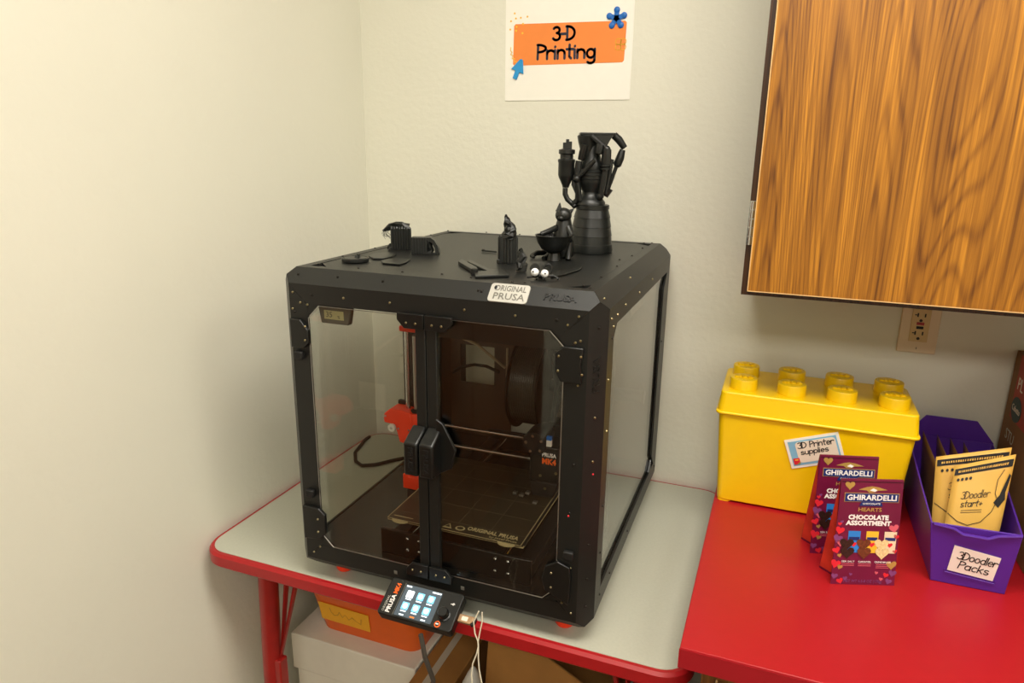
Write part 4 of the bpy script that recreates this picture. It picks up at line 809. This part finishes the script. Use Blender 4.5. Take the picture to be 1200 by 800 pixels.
# ================================================================== CHOCOLATE BAGS
def choc(f, ang, w, h, label, mname):
    d = .048; t = empty('chocolate_bag', (f[0], f[1], ZC + .0003), label, 'bag', math.radians(ang), 'bags of chocolate')
    m1 = .014; ty = .020; tw = .0025
    v = [(0, 0, 0), (w, 0, 0), (w - m1, d / 2, 0), (w, d, 0), (0, d, 0), (m1, d / 2, 0), (tw, ty, h), (w - tw, ty, h), (w - tw, ty + .003, h), (tw, ty + .003, h)]
    body = MB().add(v, [(0, 1, 7, 6), (3, 4, 9, 8), (6, 7, 8, 9), (5, 4, 3, 2), (0, 5, 2, 1)]).add(v, [(5, 6, 9), (0, 6, 5), (4, 5, 9), (2, 8, 7), (1, 2, 7), (3, 8, 2)])
    bo = body.build('pouch', 'maroon', t)
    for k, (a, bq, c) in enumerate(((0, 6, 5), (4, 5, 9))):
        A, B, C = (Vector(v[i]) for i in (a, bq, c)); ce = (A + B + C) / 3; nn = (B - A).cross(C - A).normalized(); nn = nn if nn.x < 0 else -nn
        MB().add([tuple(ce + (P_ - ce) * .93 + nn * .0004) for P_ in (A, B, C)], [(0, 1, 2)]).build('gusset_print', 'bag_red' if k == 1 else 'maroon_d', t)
    fm = frame((0, -.0002, 0), (1, 0, 0), (0, ty, h)); H = math.hypot(ty, h); X = lambda a: a * w; Yf = lambda a: a * H
    MB().box(.001, w - .001, 0, .0004, 0, .0003).xf(fm)
    flat('top_fold', 'maroon_d', t, fm, [[(.003, Yf(.975)), (w - .003, Yf(.975)), (w - .003, Yf(.982)), (.003, Yf(.982))]], 1)
    flat('brand_band', 'gold', t, fm, [[(X(.09), Yf(.79)), (X(.93), Yf(.79)), (X(.93), Yf(.875)), (X(.09), Yf(.875))]], 1)
    flat('brand_band', 'label_blue', t, fm, [[(X(.10), Yf(.795)), (X(.92), Yf(.795)), (X(.92), Yf(.87)), (X(.10), Yf(.87))], [(X(.33), Yf(.755)), (X(.69), Yf(.755)), (X(.66), Yf(.793)), (X(.36), Yf(.793))]], 2)['kind'] = 'stuff'
    text('GHIRARDELLI', .0125, 'white_ink', t, fm, X(.51), Yf(.831), X(.76), 3, bold=.0003); text('CHOCOLATE', .0042, 'white_ink', t, fm, X(.51), Yf(.776), X(.27), 3)
    flat('eagle_mark', 'gold', t, fm, [[(X(.3), Yf(.905)), (X(.42), Yf(.93)), (X(.5), Yf(.938)), (X(.6), Yf(.93)), (X(.74), Yf(.905)), (X(.6), Yf(.9)), (X(.53), Yf(.882)), (X(.46), Yf(.882)), (X(.42), Yf(.9))]], 1)
    flat('eagle_head', 'white_ink', t, fm, [[(X(.47), Yf(.9)), (X(.55), Yf(.888)), (X(.58), Yf(.905)), (X(.52), Yf(.92))]], 2)
    flat('heart_badge', 'gold', t, fm, [heart(X(.16), Yf(.945), .0085)], 1)
    text('HEARTS', .0088, 'gold', t, fm, X(.5), Yf(.718), X(.36), 1, bold=.0001); text('CHOCOLATE', .0105, 'white_ink', t, fm, X(.49), Yf(.645), X(.62), 1, bold=.0005); text('ASSORTMENT', .0105, 'white_ink', t, fm, X(.5), Yf(.59), X(.7), 1, bold=.0005)
    for k, (m, x) in enumerate((('wrap_blue', .3), ('wrap_yel', .58), ('wrap_cream', .86))):
        flat('wrapper_print', m, t, fm, [[(X(x - .09), Yf(.31)), (X(x + .09), Yf(.31)), (X(x + .095), Yf(.515)), (X(x - .095), Yf(.515))]], 1)
        flat('wrapper_band', 'label_blue', t, fm, [[(X(x - .08), Yf(.43)), (X(x + .08), Yf(.43)), (X(x + .08), Yf(.46)), (X(x - .08), Yf(.46))]], 2); flat('wrapper_heart', 'red_ink', t, fm, [heart(X(x), Yf(.39), .005)], 2)
    for m, x in (('choc_d', .21), ('choc_m', .47), ('choc_w', .75)):
        flat('candy_print', m, t, fm, [heart(X(x - .02), Yf(.395), .0125)], 3); flat('candy_print', m, t, fm, [heart(X(x), Yf(.315), .0122)], 4)
    for k, (x, tx) in enumerate(((.24, 'SEA SALT'), (.5, 'CARAMEL'), (.78, 'CREME BRULEE'))):
        text(tx, .0042, 'white_ink', t, fm, X(x), Yf(.222), X(.2 if k < 2 else .25), 1); flat('fine_print', 'pink_ink', t, fm, [[(X(x - .1), Yf(.198 - j * .016)), (X(x + .1), Yf(.198 - j * .016)), (X(x + .1), Yf(.203 - j * .016)), (X(x - .1), Yf(.203 - j * .016))] for j in range(2 + (k == 2))], 1)['kind'] = 'stuff'
    text('NET WT 6.5-8 OZ (170g)', .0068, 'purple_ink', t, fm, X(.5), Yf(.035), X(.6), 1)
    rnd = random.Random(4); cols = ['red_ink', 'purple_ink', 'pink_ink', 'red_ink', 'gold', 'purple_ink']; by = {}
    spots = [(.07, .52, .008), (.05, .44, .0085), (.10, .40, .007), (.05, .20, .009), (.12, .17, .005), (.05, .08, .006), (.14, .035, .006), (.22, .06, .004), (.9, .55, .0085), (.95, .47, .005), (.92, .2, .009), (.95, .12, .007), (.85, .10, .005), (.9, .04, .006), (.78, .06, .0035), (.04, .33, .007), (.1, .28, .004), (.09, .6, .003), (.95, .33, .004), (.3, .1, .003), (.7, .12, .003), (.06, .58, .0035)]
    for i, (x, y, r) in enumerate(spots): by.setdefault(cols[i % 6], []).append(heart(X(x), Yf(y), r, rnd.uniform(-.4, .4)))
    for c_, ps in by.items(): flat('heart_confetti', c_, t, fm, ps, 1)['kind'] = 'stuff'
    return t
choc((1.140, -.436), 19.6, .1045, .181, 'front maroon chocolate assortment bag on the red counter', 0)
choc((1.110, -.349), 17.0, .1045, .181, 'rear maroon chocolate assortment bag, partly hidden by the front one', 1)

# ================================================================== PURPLE BIN WITH POUCHES
pb = empty('purple_bin', (1.35, -.21, ZC), 'purple plastic bin labelled 3Doodler Packs on the red counter', 'bin')
O = Vector((1.35, -.21, 0)); z_ = lambda h: h - .08
ob = [(1.297, -.360), (1.404, -.360), (1.412, -.065), (1.296, -.065)]                                    # base corners
ot = [(1.279, -.375, .193), (1.406, -.375, .197), (1.432, -.052, .226), (1.281, -.052, .226)]           # rim corners
def W3(p): return (p[0] - O.x, p[1] - O.y, z_(p[2]))
th = .003; B4 = [W3((x, y, .0804)) for x, y in ob]; T4 = [W3(p) for p in ot]
ce = Vector((sum(p[0] for p in B4) / 4, sum(p[1] for p in B4) / 4, 0)); shell = MB()
def inn(p): v = Vector(p); d = Vector((ce.x - v.x, ce.y - v.y, 0)); return (v.x + math.copysign(th, d.x), v.y + math.copysign(th, d.y), v.z)
B4i = [tuple(Vector(inn(p)) + Vector((0, 0, th))) for p in B4]; T4i = [inn(p) for p in T4]
shell.add(B4 + T4 + B4i + T4i, [(3, 2, 1, 0)] + [(i, (i + 1) % 4, 4 + (i + 1) % 4, 4 + i) for i in range(4)] + [(8, 9, 10, 11)] + [(8 + i, 12 + i, 12 + (i + 1) % 4, 8 + (i + 1) % 4) for i in range(4)] + [(4 + i, 4 + (i + 1) % 4, 12 + (i + 1) % 4, 12 + i) for i in range(4)])
shell.build('body', 'purple', pb, bevel=.0012)
MB().prism([(1.281 - O.x, z_(.226)), (1.432 - O.x, z_(.226)), (1.398 - O.x, z_(.268)), (1.310 - O.x, z_(.268))], -.055 - O.y, -.052 - O.y, 'y').build('raised_back', 'purple', pb, bevel=.0008)
fr3 = MB()                                                   # rolled lip along the front
fr3.tube([W3((1.283, -.377, .192)), W3((1.312, -.378, .1895)), W3((1.325, -.380, .183)), W3((1.360, -.380, .183)), W3((1.373, -.378, .1895)), W3((1.404, -.377, .196))], .003, 8).build('front_lip', 'purple', pb, smooth=True)
f0 = Vector(W3((1.297, -.360, .0804))); f1 = Vector(W3((1.404, -.360, .0804))); fu = Vector(T4[0]) - f0; fm = frame(f0, f1 - f0, (0, fu.y, fu.z)); fm = fm @ Matrix.Translation((0, 0, .0006))
cd = MB().prism([(.020, .028), (.0855, .0225), (.0885, .069), (.022, .078)], 0, .0006).xf(fm).build('label_card', 'paper', pb); cd['label'] = 'white handwritten label card'
fm2 = fm @ Matrix.Translation((.0215, .0, .0006)) @ Matrix.Rotation(math.radians(-4.5), 4, 'Z')
hand('3Doodler', .0145, .0015, 'ink', cd, fm2, .0035, .0545, .0575, 1, .08); hand('Packs', .0145, .0016, 'ink', cd, fm2, .009, .0365, .045, 1, .08)
MB().tube([(.016, .030, .001), (.017, .0245, .0015), (.089, .0185, .0015), (.0895, .024, .001)], .0008, 6).xf(fm).build('label_slot', 'purple', pb)
# pouches
def pouch(name, tl, tr, bl, br, th_, m, label, printed=True):
    tl, tr, bl, br = (Vector(p) for p in (tl, tr, bl, br)); c = (bl + br) / 2; n_ = 8; t = empty(name, c, label, 'pouch', 0, 'pouches in the purple bin')
    nn = (tr - tl).cross(tl - bl).normalized(); v = []; f = []
    for s in (1, -1):
        for j in range(n_ + 1):
            for i in range(n_ + 1):
                a, bq = i / n_, j / n_; pnt = (bl * (1 - a) + br * a) * (1 - bq) + (tl * (1 - a) + tr * a) * bq
                v.append(tuple(pnt - c + nn * s * (.0004 + th_ * math.sin(math.pi * a) ** .6 * max(0, math.sin(math.pi * min(1, bq / .88))) ** .7)))
    N1 = (n_ + 1) ** 2
    for s in (0, 1):
        for j in range(n_):
            for i in range(n_): k = s * N1 + j * (n_ + 1) + i; q = (k, k + 1, k + n_ + 2, k + n_ + 1); f.append(q if s == 0 else q[::-1])
    for j in range(n_): f += [(j * (n_ + 1), (j + 1) * (n_ + 1), N1 + (j + 1) * (n_ + 1), N1 + j * (n_ + 1)), (j * (n_ + 1) + n_, N1 + j * (n_ + 1) + n_, N1 + (j + 1) * (n_ + 1) + n_, (j + 1) * (n_ + 1) + n_)]
    for i in range(n_): f += [(i, N1 + i, N1 + i + 1, i + 1), (n_ * (n_ + 1) + i, n_ * (n_ + 1) + i + 1, N1 + n_ * (n_ + 1) + i + 1, N1 + n_ * (n_ + 1) + i)]
    MB().add(v, f).build('bag', m, t, smooth='all')
    if not printed: return t
    w, h = (tr - tl).length, (tl - bl).length; fm = frame(bl - c, br - bl, tl - bl); base = Matrix.Translation((0, 0, .0007))
    fi = fm.inverted()
    def lift(o):                                            # drape print onto the bulging face
        for vt in o.data.vertices:
            p = fi @ vt.co; a, bq = p.x / w, p.y / h; a2, b2 = min(1, max(0, a)), min(1, max(0, bq))
            pnt = (bl * (1 - a) + br * a) * (1 - bq) + (tl * (1 - a) + tr * a) * bq - c
            vt.co = pnt + nn * (p.z + .0012 + th_ * math.sin(math.pi * a2) ** .6 * max(0, math.sin(math.pi * min(1, b2 / .88))) ** .7)
    lift(flat('seal_strip', 'ink', t, fm, [[(w * (.02 + .096 * k), h * .90), (w * (.02 + .096 * (k + 1)), h * .90), (w * (.02 + .096 * (k + 1)), h * .965), (w * (.02 + .096 * k), h * .965)] for k in range(10)], 1))
    rt = random.Random(2); tk = []                          # unreadable fine lettering on the strip
    for k in range(26): x = w * (.08 + .032 * k); tk.append([(x, h * .922), (x + w * rt.uniform(.012, .024), h * .922), (x + w * rt.uniform(.012, .024), h * .942), (x, h * .942)])
    lift(flat('strip_lettering', 'kraft', t, fm, tk, 3)); t.children[-1]['kind'] = 'stuff'
    lift(flat('icon_row', 'ink', t, fm, [arc(w * (.1 + .07 * k), h * .85, .0022, .0026, 0, 330, 11) for k in range(4)], 1))
    t.children[-1]['kind'] = 'stuff'
    lift(hand('3Doodler', .0115, .0009, 'ink', t, fm, w * .2, h * .655, w * .50, 1, .1)); lift(hand('start+', .0105, .0011, 'ink', t, fm, w * .22, h * .575, w * .38, 1, .1))
    lift(flat('fine_print', 'ink', t, fm, [[(w * .24, h * (.54 - .02 * k)), (w * .6, h * (.54 - .02 * k)), (w * .6, h * (.544 - .02 * k)), (w * .24, h * (.544 - .02 * k))] for k in range(2)], 1)); t.children[-1]['kind'] = 'stuff'
    lift(MB().stroke([(w * .86, h * .88), (w * .78, h * .8), (w * .78, h * .68), (w * .84, h * .62), (w * .78, h * .52), (w * .62, h * .43), (w * .4, h * .4), (w * .2, h * .44), (w * .02, h * .52)], .0009, .0002, .0006).xf(fm).build('drawn_line', 'ink', t))
    lift(flat('pen_drawing', 'ink', t, fm, [[(w * .78, h * .60), (w * .86, h * .66), (w * .96, h * .84), (w * .99, h * .82), (w * .95, h * .68), (w * .97, h * .62), (w * .88, h * .55)]], 1))
    return t
def ext(tl, bl, z): return tl + (bl - tl) * ((tl.z - z) / (tl.z - bl.z))
A, B_, C_, D_ = onY((1119, 546), -.296), onY((1191, 532), -.296), onY((1108, 608), -.326), onY((1172, 619), -.326)
pouch('gold_pouch', A, B_, ext(A, C_, ZC + .028), ext(B_, D_, ZC + .028), .0055, 'kraft', 'front gold pouch with black seal strip standing in the purple bin')
A, B_, C_, D_ = onY((1097, 535), -.272), onY((1186, 524), -.272), onY((1092, 605), -.300), onY((1168, 612), -.300)
pouch('gold_pouch', A, B_, ext(A, C_, ZC + .028), ext(B_, D_, ZC + .028), .0055, 'kraft', 'second gold pouch, just behind the front gold pouch')
for k, x in enumerate((1.315, 1.340, 1.363, 1.386)):
    zt = ZC + .165 - .004 * k
    pouch('brown_pouch', (x - .012, -.085, zt), (x - .006, -.225, zt - .018), (x + .004, -.085, ZC + .005), (x + .006, -.225, ZC + .005), .005, 'kraft_d', ['brown pouch standing on edge in the purple bin, nearest the yellow bin', 'brown pouch on edge in the purple bin, second from the yellow bin', 'brown pouch on edge in the purple bin, third from the yellow bin', 'brown pouch on edge in the purple bin, farthest from the yellow bin'][k], False)

# kit box at the right edge
kx, ky0, ky1, kh = 1.450, -.345, -.012, .328
kb = empty('kit_box', (kx + .08, -.18, ZC), 'brown cardboard kit box with orange upper print at the right edge', 'box')
MB().box(-.08, .10, ky0 + .18, ky1 + .18, .0003, kh).build('carton', 'carton_d', kb, bevel=.0015)
fm = frame((-.0803, ky1 + .18, 0), (0, -1, 0), (0, 0, 1)); L_ = ky1 - ky0
flat('orange_panel', 'box_or', kb, fm, [[(.034, .205), (L_, .205), (L_, kh - .001), (.034, kh - .001)]], 1)
text('PL', .034, 'cream', kb, fm, .044, .274, None, 2, align='LEFT'); flat('round_badge', 'badge', kb, fm, [arc(.066, .228, .030, .024, 0, 342, 19)], 3); text('Cubetto', .017, 'cream', kb, fm, .066, .228, .046, 4)
text('STU', .030, 'tape', kb, fm, .032, .17, None, 1, align='LEFT')

# ================================================================== UNDER THE TABLE
wz = T - .283
wb = empty('white_box', (.25, -.30, 0), 'white cardboard box with a lid under the table', 'box')
MB().box(.079 - .25, .380 - .25, -.492 + .30, -.09 + .30, .0005, wz - .0925).build('carton', 'box_w', wb, bevel=.002)
MB().box(.0725 - .25, .3865 - .25, -.499 + .30, -.083 + .30, wz - .092, wz).build('lid', 'box_w', wb, bevel=.003)
c0 = onZ((376, 733), wz); c1 = onZ((482, 778), wz); c1.y = c0.y
obn = empty('orange_bin', ((c0.x + c1.x) / 2, c0.y, wz), 'orange plastic bin with yellow label sitting on the white box', 'bin')
hw = (c1.x - c0.x) / 2; dp = min(.30, -.1 - c0.y)
sh = MB(); lo = rrect(-hw, 0, hw, dp, .03, 5); hi = rrect(-hw - .022, -.022, hw + .022, dp + .01, .04, 5); li = rrect(-hw + .003, .003, hw - .003, dp - .003, .03, 5); hi2 = rrect(-hw - .019, -.019, hw + .019, dp + .007, .04, 5); n = len(lo); OH = .105
sh.add([(x, y, .0004) for x, y in lo] + [(x, y, OH) for x, y in hi] + [(x, y, OH) for x, y in hi2] + [(x, y, .004) for x, y in li], [tuple(range(n - 1, -1, -1)), tuple(range(3 * n, 4 * n))] + [(k * n + i, k * n + (i + 1) % n, (k + 1) * n + (i + 1) % n, (k + 1) * n + i) for k in range(3) for i in range(n)])
sh.build('tub', 'orange_bin', obn, smooth=True)
MB().tube([(x, y, OH) for x, y in hi + hi[:1]], .004, 8).build('rim', 'orange_bin', obn, smooth=True)
fm = frame((-hw + .012, -.0008, .0), (1, 0, 0), (0, -.022, OH)) @ Matrix.Translation((0, 0, .0008))
lbq = MB().prism([(.0, .032), (.125, .030), (.128, .080), (.0, .083)], 0, .0006).xf(fm).build('label', 'label_y', obn)
MB().stroke([(.028, .072), (.030, .060), (.036, .052), (.046, .055), (.052, .066), (.058, .052), (.066, .062), (.074, .050), (.084, .060), (.092, .052), (.104, .046), (.107, .062)], .002, .0002, .0006).xf(fm @ Matrix.Translation((0, 0, .0006))).build('faded_scribble', 'smudge', lbq)
e0 = Vector((.389, 0, 0))
cb = empty('cardboard_box', (e0.x + .09, -.3, 0), 'closed brown cardboard box with pale tape, right of the white box', 'box')
MB().box(-.088, .0, -.235, .22, .0005, wz - .001).build('carton', 'carton', cb, bevel=.002); MB().box(-.062, -.047, -.2353, .2203, wz - .0008, wz - .0003).build('tape', 'tape', cb)
pg = MB().ball((0, 0, .0), (.036, .036, .28), 28, 20); rnd = random.Random(9)
pg.v = [(x * (1 + .22 * math.sin(z * 40 + x * 60) + rnd.uniform(-.06, .06)), y * (1 + .2 * math.sin(z * 55 + 1 + y * 40)), z) for x, y, z in pg.v]
o = pg.build('plastic_bag', 'plastic_bag', smooth='all'); o.location = (.536, -.535, .283); tag(o, 'crumpled white plastic bag under the table behind the hanging cord', 'bag')
o.scale.z = 1.0
fp = [onY(u, -.46) for u in ((573, 748), (626, 757), (712, 822), (700, 860), (566, 850))]; fo = Vector((fp[2].x, -.46, 0))
ob2 = empty('open_carton', (.665, -.36, 0), 'brown cardboard carton with a raised flap under the table front', 'box')
MB().box(-.10, .10, -.09, .22, .0005, .40).build('carton', 'carton', ob2, bevel=.002)
MB().prism([(p.x - ob2.location.x, p.z) for p in fp], -.1035, -.0995, 'y').build('flap', 'carton', ob2)
